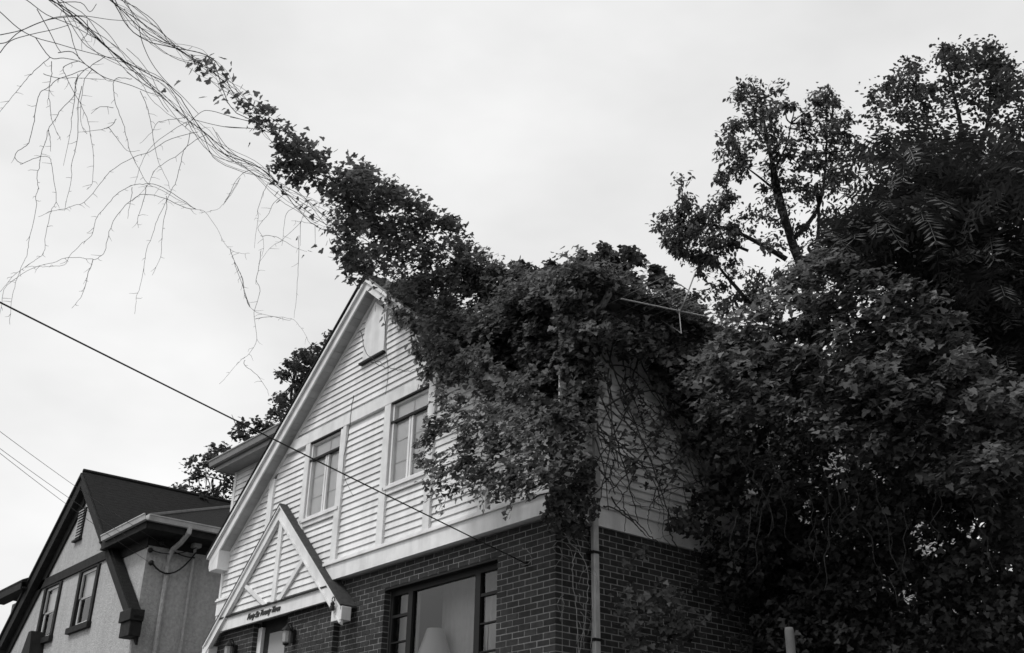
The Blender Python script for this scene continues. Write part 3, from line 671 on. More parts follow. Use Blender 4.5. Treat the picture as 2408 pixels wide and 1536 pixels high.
# ------------------------------------------------------------------ TREES
def limb(parent, pts, d, r0, r1, name='limb'):
    pts = np.asarray(pts, float); dd = np.broadcast_to(np.asarray(d, float), (len(pts),))
    stem(parent, smooth_line(at(pts[:, 0], pts[:, 1], dd)), r0, r1, M['bark'], name, 7)
def frond_mesh(name, base, dirs, length, pairs, m, lw=.30):
    n = len(base); V = []; T = []
    t = np.linspace(.12, 1, pairs); D = dirs/np.linalg.norm(dirs, axis=1, keepdims=True)
    side = np.cross(D, np.array([0, 0, 1.0])+rng.normal(0, .25, (n, 3))); side /= np.linalg.norm(side, axis=1, keepdims=True)+1e-9
    for i, tt in enumerate(t):
        c = base+D*(length*tt)[:, None]; c[:, 2] -= length*.45*tt**2
        tang = D.copy(); tang[:, 2] -= .9*tt; tang /= np.linalg.norm(tang, axis=1, keepdims=True)
        ll = length*lw*(1-.55*abs(tt-.45)); 
        for s in (-1, 1):
            ax = side*s+tang*.45+rng.normal(0, .12, (n, 3)); ax[:, 2] -= .25; ax /= np.linalg.norm(ax, axis=1, keepdims=True)
            wv = tang*(ll*.16)[:, None]
            V.append(np.stack([c, c+ax*(ll*.5)[:, None]+wv, c+ax*ll[:, None], c+ax*(ll*.45)[:, None]-wv], 1))
    # rachis as a thin strip
    for a, b in ((0, .5), (.5, 1.0)):
        pa = base+D*(length*a)[:, None]; pa[:, 2] -= length*.45*a*a; pb = base+D*(length*b)[:, None]; pb[:, 2] -= length*.45*b*b
        V.append(np.stack([pa-side*.004, pb-side*.003, pb+side*.003, pa+side*.004], 1))
    co = np.concatenate(V).reshape(-1, 3); q = np.arange(len(co)//4)*4
    tri = np.concatenate([np.stack([q, q+1, q+2], 1), np.stack([q, q+2, q+3], 1)]); return tri_mesh(name, co, tri, m)
def twigs(parent, C3, anchor, r, name='twig', frac=.5, m=None):
    mb = MB()
    for c in C3[:int(len(C3)*frac)]:
        a = anchor[np.argmin(((anchor-c)**2).sum(1))]; mid = (a+c)/2+rng.normal(0, .06, 3)*np.linalg.norm(c-a)
        mb.tube(smooth_line([a, mid, c], 3), np.linspace(r, r*.3, 7), 4)
    return tag(mb.build('twigs', m or M['bark'], parent), kind='stuff')
def tpts(lists, d):                                  # points along limbs in space, to hang twigs on
    return np.concatenate([at(smooth_line(np.array(l, float), 6)[:, 0], smooth_line(np.array(l, float), 6)[:, 1], np.full(len(smooth_line(np.array(l, float), 6)), d)) for l in lists])

def tree(label, base_px, d, limbs, polys, leaf='oval', lsize=.08, m=M['treeleaf'], nfr=0, group=None):
    g = at(np.array(base_px[0]), np.array(base_px[1]), np.array(float(d))); g[2] = max(1.5, g[2]-6)
    t = thing('tree', label, 'tree', tuple(g), group)
    for i, (l, r0, r1) in enumerate(limbs): limb(t, l, d, r0, r1, 'trunk' if i == 0 else 'limb')
    anch = tpts([l[0] for l in limbs], d); Ps = []; Cs = []
    for poly, nc, per, rpx, dth in polys:
        P, C3 = clumps(poly, nc, per, rpx, d, dth, .8); Ps.append(P); Cs.append(C3)
    P = np.concatenate(Ps); Cc = np.concatenate(Cs)
    twigs(t, Cc, anch, .012 if d < 20 else .02, frac=.75)
    if leaf == 'frond':
        dirs = rng.normal(0, 1, (len(P), 3)); dirs[:, 2] = dirs[:, 2]*.5+.1; me = frond_mesh('crown', P, dirs, rng.uniform(.7, 1.2, len(P))*lsize, 8, m)
    elif leaf == 'hang': me = leaf_mesh('crown', P, rng.uniform(.5, 1.2, len(P))*lsize, (.3, -.5, .5), 2.2, m, (OVAL, OVALT))
    else:
        me = leaf_mesh('crown', P, rng.uniform(.6, 1.2, len(P))*lsize, (0, 0, .8), .8, m, (OVAL*np.array([1.5, 1, 1]), OVALT))
    c = link('crown', me, t); c['kind'] = 'stuff'
    # trunk down to the ground
    b0 = at(np.array(limbs[0][0][0][0]), np.array(limbs[0][0][0][1]), np.array(float(d))); stem(t, [b0, b0*[1, 1, .5]+[.05, .05, .9], [b0[0], b0[1], 1.6]], limbs[0][1], limbs[0][1]*1.3, M['bark'], 'trunk', 8)
    return t
# tall feathery tree above the roof, right
tree('tall feathery tree with forked trunk rising against the sky, right of centre', (1885, 640), 21,
     [([(1892, 640), (1868, 585), (1848, 520), (1832, 455), (1818, 390), (1800, 310), (1788, 230)], .10, .02), ([(1862, 570), (1838, 510), (1818, 440), (1812, 380)], .045, .015), ([(1868, 560), (1905, 520), (1930, 470), (1942, 380), (1945, 250)], .05, .012),
      ([(1850, 610), (1790, 575), (1730, 545), (1670, 528), (1600, 520)], .055, .012), ([(1760, 590), (1700, 560), (1690, 500)], .03, .01), ([(1832, 455), (1790, 420), (1750, 390)], .03, .01), ([(1910, 640), (1925, 540), (1922, 430)], .05, .02),
      ([(1765, 720), (1735, 680), (1700, 640), (1680, 610)], .05, .015), ([(1820, 400), (1850, 340), (1860, 290)], .025, .008)],
     [([(1715, 240), (1760, 178), (1800, 215), (1840, 190), (1850, 240), (1900, 260), (1930, 200), (1955, 195), (1965, 240), (2015, 300), (2035, 350), (2010, 420), (1960, 460), (1900, 470), (1830, 420), (1760, 400), (1715, 430), (1700, 380)], 120, 52, 28, .5),
      ([(1548, 520), (1580, 440), (1600, 420), (1625, 450), (1680, 450), (1690, 400), (1715, 420), (1740, 500), (1740, 570), (1680, 620), (1600, 610), (1555, 570)], 70, 60, 26, .45),
      ([(1740, 420), (1830, 430), (1900, 470), (1980, 470), (2000, 560), (1900, 600), (1830, 600), (1760, 560)], 36, 34, 28, .5),
      ([(1620, 620), (1700, 590), (1760, 640), (1850, 640), (1780, 730), (1700, 740), (1640, 690)], 36, 46, 24, .5)], 'hang', .115, M['frond'])
# loose round-leaved tree, top right
tree('airy small-leaved tree reaching highest at the top right corner', (2300, 420), 19,
     [([(2330, 520), (2300, 420), (2270, 340), (2250, 250), (2230, 170)], .07, .015), ([(2300, 420), (2230, 380), (2170, 320), (2110, 250)], .04, .01), ([(2290, 390), (2320, 300), (2330, 200), (2325, 110)], .04, .008), ([(2310, 440), (2370, 350), (2400, 260)], .04, .01), ([(2240, 385), (2190, 300), (2160, 220)], .025, .008), ([(2200, 360), (2130, 330), (2070, 300)], .02, .006)],
     [([(2040, 210), (2080, 190), (2120, 150), (2160, 150), (2190, 180), (2215, 110), (2260, 100), (2300, 110), (2325, 85), (2360, 120), (2408, 190), (2440, 300), (2440, 420), (2330, 420), (2230, 410), (2140, 400), (2080, 360), (2050, 290)], 250, 34, 30, .6)], 'oval', .075, M['treeleaf'])
# tree tops behind the roof
tree('broad leafy tree top behind the roof and the television antenna', (1460, 700), 27,
     [([(1470, 800), (1465, 700), (1455, 640), (1450, 600)], .12, .03), ([(1465, 710), (1400, 660), (1370, 630)], .05, .015), ([(1465, 700), (1530, 660), (1550, 630)], .05, .015)],
     [([(1335, 640), (1360, 600), (1395, 580), (1420, 570), (1450, 585), (1480, 575), (1510, 615), (1545, 610), (1560, 640), (1590, 670), (1640, 700), (1660, 760), (1560, 780), (1400, 760), (1330, 720)], 150, 70, 18, .8)], 'oval', .13, M['treeleaf'])
tree('low leafy tree top just above the vine-covered roof ridge', (1260, 680), 26,
     [([(1265, 760), (1262, 680), (1255, 640)], .08, .02), ([(1262, 690), (1220, 660)], .03, .01)],
     [([(1190, 650), (1205, 620), (1240, 612), (1262, 632), (1285, 612), (1310, 612), (1335, 650), (1340, 720), (1190, 720)], 60, 55, 15, .6)], 'oval', .12, M['treeleaf'])
# trees behind the left roof slope
tree('dense dark tree filling the gap behind the left roof slope', (760, 900), 30,
     [([(770, 1000), (760, 900), (740, 850)], .09, .02), ([(760, 920), (690, 900)], .03, .01)],
     [([(655, 900), (665, 850), (700, 820), (740, 815), (775, 785), (800, 790), (810, 860), (740, 960), (680, 985), (650, 960)], 95, 36, 18, .6)], 'oval', .12, M['treeleaf'])
tree('sparse bush with upright twigs beside the left eave of the clapboard house', (560, 1080), 29,
     [([(600, 1150), (590, 1060), (570, 1000)], .05, .012), ([(590, 1060), (560, 1010), (545, 975)], .02, .005), ([(600, 1050), (640, 980), (650, 955)], .02, .005), ([(570, 1130), (500, 1080), (455, 1070)], .03, .008), ([(560, 1140), (470, 1120), (410, 1150)], .02, .006)],
     [([(545, 1030), (570, 985), (610, 985), (650, 950), (680, 985), (640, 1020), (590, 1040)], 34, 24, 13, .4), ([(440, 1090), (460, 1065), (500, 1050), (545, 1040), (560, 1100), (560, 1180), (470, 1180), (440, 1130)], 60, 24, 17, .5), ([(395, 1150), (420, 1135), (445, 1150), (460, 1175), (400, 1170)], 12, 14, 12, .3)], 'oval', .12, M['treeleaf'])
# big dark pinnate tree, right
dk = tree('dark tree with long drooping pinnate fronds along the right edge', (2250, 700), 13.5,
     [([(2330, 1000), (2290, 800), (2260, 640), (2220, 520)], .09, .03), ([(2270, 680), (2150, 580), (2060, 500)], .04, .012), ([(2265, 660), (2330, 520), (2390, 420)], .04, .012), ([(2280, 740), (2380, 650), (2440, 600)], .04, .012), ([(2240, 600), (2160, 440), (2110, 370)], .03, .01)],
     [([(2060, 360), (2110, 335), (2150, 370), (2240, 350), (2330, 380), (2440, 380), (2480, 700), (2408, 820), (2330, 800), (2250, 720), (2140, 660), (2000, 640), (1900, 620), (1960, 560), (2030, 500), (2080, 430)], 150, 12, 46, .8),
      ([(2250, 720), (2440, 700), (2480, 1200), (2380, 1150), (2300, 900)], 60, 14, 46, 1.0)], 'frond', .52, mat('dark_frond', .055, .55, island=.35, spec=.4, transl=.15))

# ------------------------------------------------------------------ RIGHT-HAND VINE MOUND
mound = thing('vine_mound', 'dark mound of vine leaves smothering the shrubs right of the house', 'vine', tuple(at(np.array(1900.), np.array(1500.), np.array(11.5))*[1, 1, 0]+[0, 0, 1.8]))
def mound_d(x, y): return 12.6-1.6*np.clip((x-1600)/700, 0, 1)+.0022*np.clip(y-1000, 0, 600)
top = [(1600, 900), (1640, 850), (1700, 790), (1760, 730), (1830, 650), (1900, 600), (1990, 600), (2080, 640), (2180, 670), (2260, 760), (2330, 850), (2420, 920), (2420, 1150), (2250, 1150), (2000, 1050), (1880, 1000), (1760, 1000), (1640, 1000)]
low = [(1640, 1000), (1760, 1000), (1880, 1000), (2250, 1100), (2440, 1120), (2440, 1560), (1590, 1560), (1580, 1330), (1590, 1280), (1660, 1210), (1730, 1120), (1690, 1050)]
Pt, C1 = clumps(top, 460, 40, 40, mound_d, .28, .7)
me = leaf_mesh('foliage', Pt, rng.uniform(.032, .095, len(Pt)), (.25, -.6, .9), 1.2, M['leaf']); o = link('foliage', me, mound); o['kind'] = 'stuff'
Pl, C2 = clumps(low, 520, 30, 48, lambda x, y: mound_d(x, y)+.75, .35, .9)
me = leaf_mesh('inner_foliage', Pl, rng.uniform(.045, .09, len(Pl)), (.1, -.5, .6), 1.0, M['leafshade']); o = link('inner_foliage', me, mound); o['kind'] = 'stuff'
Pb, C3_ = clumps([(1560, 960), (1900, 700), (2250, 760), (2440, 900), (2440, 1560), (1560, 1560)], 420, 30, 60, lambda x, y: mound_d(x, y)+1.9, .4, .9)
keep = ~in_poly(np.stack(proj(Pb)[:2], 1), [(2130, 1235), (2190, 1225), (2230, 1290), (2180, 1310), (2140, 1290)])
me = leaf_mesh('inner_foliage', Pb[keep], rng.uniform(.09, .16, keep.sum()), (0, -.5, .4), 1.0, M['leafshade']); o = link('inner_foliage', me, mound); o['kind'] = 'stuff'
# shoots hanging in front of the dark
def px_of(P): a, b, w = proj(P); return np.stack([a, b], 1), w
for i in range(26):
    x, y = poly_pts([(1660, 1000), (2300, 1080), (2350, 1250), (1700, 1250)], 1)[0]; p = at(np.array(x), np.array(y), mound_d(np.array(x), np.array(y))-.1)
    l = [p]; 
    for k in range(6): l.append(l[-1]+np.array((rng.normal(0, .05), rng.normal(0, .05), -rng.uniform(.06, .16))))
    stem(mound, smooth_line(l, 2), .005, .002, M['stem'])
# single big leaves on the sunlit crest
LEAFME = tri_mesh('leaf', LEAF, LEAFT, M['leafobj'])
def single_leaf(parent, p, size, up, droop):
    F = frames(1, up, droop)[0]; o = link('leaf', LEAFME); o.matrix_world = Matrix(((*F[0], 0), (*F[1], 0), (*F[2], 0), (0, 0, 0, 1)))
    o.location = Vector(p); o.scale = (size,)*3; o.parent = parent; off(o, parent); return o
crest = poly_pts([(1620, 900), (1760, 800), (1900, 820), (2100, 900), (2150, 990), (1950, 990), (1850, 960), (1700, 1010), (1640, 980)], 110)
for x, y in crest:
    p = at(np.array(x), np.array(y), mound_d(np.array(x), np.array(y))-.32-.2*rng.random()); single_leaf(mound, p, rng.uniform(.075, .125), (.2, -.6, .9), 1.0)

# ------------------------------------------------------------------ VINE ON THE HOUSE
hv = thing('house_vine', 'thick leafy vine draped over the right gable slope, roof and side wall', 'vine', (0.3, .2, 2.0))
def inside(P):
    x, y, z = P[..., 0], P[..., 1], P[..., 2]
    g = (x > -8) & (x < .3) & (y > -.32) & (y < 3) & (z < AZ+.05-SL*abs(x-AX))
    b = (x > -9.2) & (x < .12) & (y > .3) & (y < 9) & (z < 7.7)
    h = (x > -9.3) & (x < .42) & (y > 0) & (y < 9.3) & (z > 7.6) & (z < 7.8+hs*np.minimum(y, .4-x))
    c = (x > -8) & (x < .1) & (y > -.15) & (y < 9) & (z < 5.5)
    return g | b | h | c
def house_d(x, y):
    d = ray(x, y); best = np.full(len(d), np.nan)
    for t in np.arange(10.5, 22, .06):
        hit = inside(CAM+d*t) & np.isnan(best); best[hit] = t
    miss = np.isnan(best); best[miss] = (14.6+np.clip((x-950)*.0042, 0, 4))[miss]; return best
# roof and gable mass
massP = [(905, 690), (960, 660), (1050, 640), (1110, 600), (1165, 600), (1215, 645), (1300, 650), (1380, 705), (1440, 745), (1560, 775), (1665, 825), (1700, 860), (1640, 930), (1560, 850), (1480, 800), (1400, 790), (1330, 830), (1290, 900), (1240, 920), (1190, 880), (1120, 900), (1060, 890), (1010, 840), (985, 780), (945, 720)]
P, C = clumps(massP, 360, 42, 30, lambda x, y: house_d(x, y)-.35, .22, .8)
me = leaf_mesh('foliage', P, rng.uniform(.032, .085, len(P)), (.2, -.75, .7), 1.1, M['leaf']); o = link('foliage', me, hv); o['kind'] = 'stuff'
# the eave on the yard side, buried in leaves
t = rng.random(130); C = np.stack([np.full(130, .42)+rng.normal(0, .10, 130), t*7.2-.02, 7.76+rng.normal(.0, .06, 130)], 1); idx = np.repeat(np.arange(130), 60)
P = C[idx]+rng.normal(0, 1, (len(idx), 3)).clip(-1.5, 1.5)*np.array((.13, .2, .09))
me = leaf_mesh('foliage', P, rng.uniform(.035, .08, len(P)), (.3, -.4, .9), .9, M['leaf']); o = link('foliage', me, hv); o['kind'] = 'stuff'
P, C = clumps([(1395, 735), (1480, 745), (1680, 800), (1705, 880), (1560, 870), (1430, 810)], 100, 20, 24, lambda x, y: house_d(x, y)-.40, .12, .9)
me = leaf_mesh('foliage', P, rng.uniform(.035, .085, len(P)), (.3, -.6, .8), 1.0, M['leaf']); o = link('foliage', me, hv); o['kind'] = 'stuff'
C = np.stack([rng.uniform(-1.7, .42, 40), rng.normal(-.06, .08, 40), rng.normal(7.70, .06, 40)], 1); idx = np.repeat(np.arange(40), 55)
P = C[idx]+rng.normal(0, 1, (len(idx), 3)).clip(-1.5, 1.5)*np.array((.18, .12, .09))
me = leaf_mesh('foliage', P, rng.uniform(.035, .08, len(P)), (.2, -.6, .8), 1.0, M['leaf']); o = link('foliage', me, hv); o['kind'] = 'stuff'
# hanging edge along the gable slope
edge = [(900, 700), (940, 700), (985, 760), (1040, 860), (1060, 900), (1010, 910), (985, 850), (960, 790), (930, 740)]
P, C = clumps(edge, 34, 11, 16, lambda x, y: house_d(x, y)-.15, .10, 1.2)
me = leaf_mesh('foliage', P, rng.uniform(.06, .10, len(P)), (0, -.9, .4), 1.2, M['leaf']); o = link('foliage', me, hv); o['kind'] = 'stuff'
# curtain in front of the second window
drape = [(1010, 945), (1060, 915), (1130, 930), (1180, 950), (1240, 1000), (1275, 1070), (1290, 1130), (1230, 1175), (1150, 1165), (1090, 1150), (1040, 1165), (1005, 1140), (995, 1090), (975, 1050), (1000, 1000)]
P, C = clumps(drape, 150, 25, 25, lambda x, y: house_d(x, y)-1.15, .16, 1.1)
me = leaf_mesh('foliage', P, rng.uniform(.03, .075, len(P)), (0, -.6, .8), 1.3, M['leaf']); o = link('foliage', me, hv); o['kind'] = 'stuff'
# the part between curtain and roof, and the clump round the corner
mid = [(1190, 880), (1290, 860), (1380, 800), (1420, 850), (1400, 1000), (1330, 1150), (1290, 1130), (1250, 1000), (1180, 950), (1110, 930), (1120, 890)]
P, C = clumps(mid, 110, 15, 24, lambda x, y: house_d(x, y)-.35, .15, 1.1)
me = leaf_mesh('foliage', P, rng.uniform(.04, .08, len(P)), (.3, -.7, .5), 1.1, M['leafshade']); o = link('foliage', me, hv); o['kind'] = 'stuff'
cl = [(1275, 1190), (1310, 1150), (1350, 1080), (1395, 1090), (1400, 1190), (1380, 1250), (1330, 1260), (1290, 1230)]
P, C = clumps(cl, 60, 18, 17, lambda x, y: house_d(x, y)-.10, .07, 1.2)
me = leaf_mesh('foliage', P, rng.uniform(.035, .075, len(P)), (.3, -.7, .4), 1.1, M['leafshade']); o = link('foliage', me, hv); o['kind'] = 'stuff'
sidep = [(1420, 800), (1560, 850), (1650, 930), (1700, 1050), (1690, 1130), (1640, 1220), (1560, 1270), (1520, 1240), (1600, 1130), (1560, 1000), (1480, 900)]
sidep = [(x+(45 if y > 870 else 0), y) for x, y in sidep]
P, C = clumps(sidep, 75, 12, 24, lambda x, y: house_d(x, y)-.18, .12, 1.1)
me = leaf_mesh('foliage', P, rng.uniform(.055, .11, len(P)), (.6, -.5, .5), 1.0, M['leafshade']); o = link('foliage', me, hv); o['kind'] = 'stuff'
for poly, nc, per, rp, lift, sz in (([(1290, 860), (1300, 760), (1380, 740), (1400, 800), (1390, 960), (1340, 1000), (1290, 980)], 75, 20, 24, .22, (.045, .085)), ([(1400, 800), (1560, 850), (1640, 1000), (1600, 1160), (1480, 1130), (1420, 1000)], 50, 9, 26, .10, (.04, .08)),
                                    ([(1420, 1265), (1600, 1270), (1620, 1560), (1440, 1560)], 26, 7, 26, .40, (.04, .085)), ([(1470, 1400), (1640, 1400), (1640, 1560), (1500, 1560)], 34, 12, 26, .8, (.05, .09))):
    P, C = clumps(poly, nc, per, rp, lambda x, y: house_d(x, y)-lift, .08, 1.2)
    me = leaf_mesh('foliage', P, rng.uniform(*sz, len(P)), (.4, -.6, .5), 1.1, M['leafshade']); o = link('foliage', me, hv); o['kind'] = 'stuff'
# stems creeping over the walls
def wall_stem(px, r0=.010, r1=.004, m=None, lift=.03):
    px = smooth_line(np.array(px, float), 5); px = px+rng.normal(0, 1.2, px.shape); d = house_d(px[:, 0], px[:, 1])-lift; stem(hv, at(px[:, 0], px[:, 1], d), r0, r1, m or M['stemw'])
for s in ([(1420, 800), (1455, 900), (1500, 1010), (1540, 1110), (1570, 1200), (1585, 1240)], [(1380, 790), (1400, 900), (1440, 1000), (1470, 1110), (1490, 1180), (1500, 1235)], [(1330, 830), (1350, 930), (1390, 1010), (1420, 1100), (1430, 1200)],
          [(1300, 850), (1330, 890), (1370, 930), (1430, 960), (1490, 1010), (1540, 1070), (1600, 1130)], [(1440, 810), (1430, 900), (1440, 1000), (1425, 1100), (1410, 1180)], [(1500, 830), (1540, 920), (1590, 1000), (1640, 1080), (1660, 1130)],
          [(1400, 860), (1460, 860), (1500, 880), (1560, 960), (1610, 1060), (1640, 1140)], [(1290, 1140), (1320, 1120), (1360, 1130), (1390, 1170), (1400, 1210)], [(1240, 1180), (1270, 1165), (1300, 1160), (1330, 1180)], [(1285, 1100), (1300, 1150), (1310, 1190)],
          [(1420, 1190), (1450, 1200), (1490, 1230), (1520, 1260)], [(1400, 1010), (1450, 1060), (1500, 1090), (1560, 1110)], [(1350, 1000), (1420, 1020), (1480, 1060), (1530, 1120), (1560, 1190)], [(1480, 950), (1440, 1030), (1400, 1090), (1370, 1140)], [(1560, 1000), (1510, 1070), (1460, 1130), (1430, 1160)]):
    wall_stem(s, .011, .005)
for s in ([(1400, 800), (1425, 850), (1470, 900), (1500, 960), (1520, 1030)], [(1450, 820), (1470, 870), (1460, 930), (1490, 990)], [(1390, 860), (1430, 900), (1450, 960), (1500, 1000), (1560, 1030)], [(1500, 840), (1490, 900), (1520, 950), (1570, 990)], [(1420, 960), (1470, 930), (1530, 920), (1580, 950)], [(1385, 930), (1400, 990), (1440, 1040), (1455, 1100)]): wall_stem(s, .013, .006)
for i in range(58):
    x, y = poly_pts([(1370, 820), (1500, 850), (1640, 960), (1720, 1100), (1640, 1220), (1450, 1200), (1390, 1080)], 1)[0]; a = rng.normal(1.1, .35) if i % 3 else rng.normal(2.0, .4); l = [(x, y)]; st = rng.uniform(14, 40); r0 = .003+.010*rng.random()**2
    for k in range(rng.integers(3, 7)): a += rng.normal(0, .32); l.append((l[-1][0]+st*math.cos(a), l[-1][1]+st*math.sin(a)))
    wall_stem(l, r0, r0*.45, lift=.02+.05*rng.random())
for s in ([(1040, 930), (1015, 895), (985, 850), (975, 790), (960, 740)], [(870, 850), (900, 862), (935, 870), (965, 872), (990, 862)], [(850, 780), (862, 830), (890, 850), (905, 858)], [(830, 930), (822, 1000), (812, 1060), (806, 1110), (830, 1165)], [(1120, 920), (1145, 960), (1150, 1010)], [(905, 740), (908, 800), (912, 880), (905, 930)], [(1175, 960), (1190, 1010), (1215, 1040)]):
    wall_stem(s, .006, .003, lift=.06)
# pale dry runners on the brick by the downspout
for s in ([(1318, 1240), (1340, 1275), (1370, 1310), (1382, 1350), (1382, 1400), (1375, 1450), (1368, 1500), (1362, 1545)], [(1352, 1300), (1346, 1340), (1350, 1400), (1358, 1450), (1360, 1545)], [(1348, 1215), (1358, 1260), (1366, 1300)], [(1395, 1420), (1392, 1480), (1390, 1540)], [(1230, 1290), (1245, 1300), (1250, 1320), (1225, 1330)]):
    wall_stem(s, .005, .003, M['palestem'], .02)
for i in range(14):
    x = rng.uniform(1310, 1390); y = rng.uniform(1230, 1480); wall_stem([(x, y), (x+rng.normal(0, 15), y+25), (x+rng.normal(0, 22), y+55)], .003, .0015, M['palestem'], .015)
# strings of leaves hanging below the curtain, single leaves on the gable wall
def single_px(parent, x, y, lift, size, up=(0, -.9, .4), droop=1.3):
    d = house_d(np.array([float(x)]), np.array([float(y)]))-lift; single_leaf(parent, at(np.array([float(x)]), np.array([float(y)]), d)[0], size, up, droop)
for x0, y0, n in ((1035, 1160, 7), (1070, 1150, 4), (1130, 1160, 6), (1160, 1150, 5), (1200, 1170, 7), (1015, 1160, 4), (985, 860, 5), (1040, 890, 5), (940, 760, 4)):
    l = [(x0, y0-15)]
    for k in range(n):
        l.append((l[-1][0]+rng.normal(0, 3), l[-1][1]+9))
        for q in range(2): single_px(hv, l[-1][0]+rng.normal(0, 6), l[-1][1]+rng.normal(0, 3), 1.1, rng.uniform(.04, .075))
    wall_stem(l, .003, .002, lift=1.1)
for x, y in ((900, 748), (905, 762), (884, 720), (918, 735), (880, 700), (988, 876), (992, 905), (985, 905), (996, 860), (930, 760), (1004, 842), (1012, 872), (965, 830), (955, 812), (975, 845), (930, 700), (915, 690)): single_px(hv, x, y, .10, rng.uniform(.07, .11))

# ------------------------------------------------------------------ VINE ON THE OVERHEAD CABLE
cv = thing('cable_vine', 'long vine climbing the overhead cables, bare toward the upper left', 'vine', tuple(at(np.array(1000.), np.array(600.), np.array(15.2))))
_dx = np.array([-300, 0, 300, 600, 900, 1100, 1300.]); _dd = np.array([8.6, 9.7, 10.9, 12.4, 14.2, 15.3, 16.0])
def cd_(x, y=None): return np.interp(x, _dx, _dd)
Z1 = lambda a, b: (a/3.218, b/3.218)                  # tracing grids
Z3 = lambda a, b: (a/3.218, (1324.4+b)/3.218)
Z2 = lambda a, b: ((900+a/1.892)/1.701, (200+b/1.892)/1.701)
Z6 = lambda a, b: ((800+a/1.892)/1.701, (1050+b/1.892)/1.701)
up_main = [(190, -80), (260, -5), (317, 47), (373, 84), (435, 124), (482, 155), (528, 199), (575, 245), (640, 305), (700, 360), (780, 420), (880, 490), (980, 560), (1080, 640)]
lo_main = [(60, -60), (115, 0), (174, 50), (224, 90), (280, 134), (336, 183), (382, 224), (435, 273), (485, 314), (530, 360), (607, 400), (660, 440), (720, 482), (772, 520), (810, 545), (870, 590), (960, 660)]
def strand(parent, px, r0, r1, dj=0.0, m=None, name='stem'):
    px = np.asarray(px, float); stem(parent, at(px[:, 0], px[:, 1], cd_(px[:, 0])+dj), r0, r1, m or M['stem'], name)
for main, n, sp in ((up_main, 17, 25), (lo_main, 17, 25)):
    base = smooth_line(np.array(main, float), 4); k = len(base); t = np.linspace(0, 1, k)
    for i in range(n):
        a0, a1 = (0, k) if i < 5 else sorted(rng.choice(k, 2, replace=False))
        if a1-a0 < 14: a0 = max(0, a0-10); a1 = min(k, a1+10)
        ph = rng.uniform(0, 6.28, 4); fr = rng.uniform(3, 9, 2)
        offx = sp*(.6*np.sin(fr[0]*t*2+ph[0])+.5*np.sin(fr[1]*t*2.7+ph[1])); offd = .07*np.sin(fr[0]*t*2+ph[2])
        p = base+np.stack([offx*.65, -offx*.75], 1)+rng.normal(0, .7, base.shape); p = p[a0:a1]
        r = rng.uniform(.0018, .0036) if i > 1 else .0046
        pp = p; stem(cv, at(pp[:, 0], pp[:, 1], cd_(pp[:, 0])+offd[a0:a1]), r, r*.9, M['stem'])
extra = [[Z1(-60, 50), Z1(0, 90), Z1(140, 215), Z1(270, 285), Z1(430, 330), Z1(600, 380), Z1(800, 430), Z1(940, 460), Z1(1080, 590)], [Z1(120, -20), Z1(200, 0), Z1(350, 110), Z1(520, 180), Z1(650, 250), Z1(720, 290)],
         [Z1(440, 400), Z1(550, 395), Z1(650, 490), Z1(780, 580), Z1(900, 620), Z1(1000, 650), Z1(1120, 700), Z1(1230, 740), Z1(1400, 900)], [Z1(270, 285), Z1(380, 435), Z1(480, 440), Z1(600, 465), Z1(680, 510), Z1(800, 600)],
         [Z1(0, 330), Z1(60, 315), Z1(150, 240), Z1(330, 160), Z1(500, 130), Z1(640, 130), Z1(760, 200), Z1(840, 280), Z1(910, 380)], [Z1(0, 400), Z1(80, 310), Z1(240, 260), Z1(400, 225), Z1(520, 190)], [Z1(0, 265), Z1(160, 230), Z1(280, 180), Z1(430, 130), Z1(620, 120), Z1(840, 150), Z1(1020, 160)],
         [Z1(280, 70), Z1(320, 140), Z1(370, 230), Z1(430, 350), Z1(460, 395)], [Z1(440, 20), Z1(610, 20), Z1(680, 90), Z1(730, 30)], [Z1(480, 130), Z1(530, 230), Z1(555, 330), Z1(600, 450)], [Z1(1050, 200), Z1(1080, 330), Z1(1150, 480), Z1(1260, 620), Z1(1380, 730), Z1(1500, 860)],
         [Z1(1890, 970), Z1(1740, 965), Z1(1600, 940), Z1(1450, 900)], [Z1(1890, 920), Z1(1740, 880), Z1(1600, 840), Z1(1520, 850), Z1(1400, 960)], [Z2(370, 630), Z2(230, 600), Z2(140, 590), Z2(0, 580)], [Z2(280, 560), Z2(100, 520), Z2(40, 510)], [Z2(740, 1130), Z2(680, 1020), Z2(640, 920), Z2(560, 820)]]
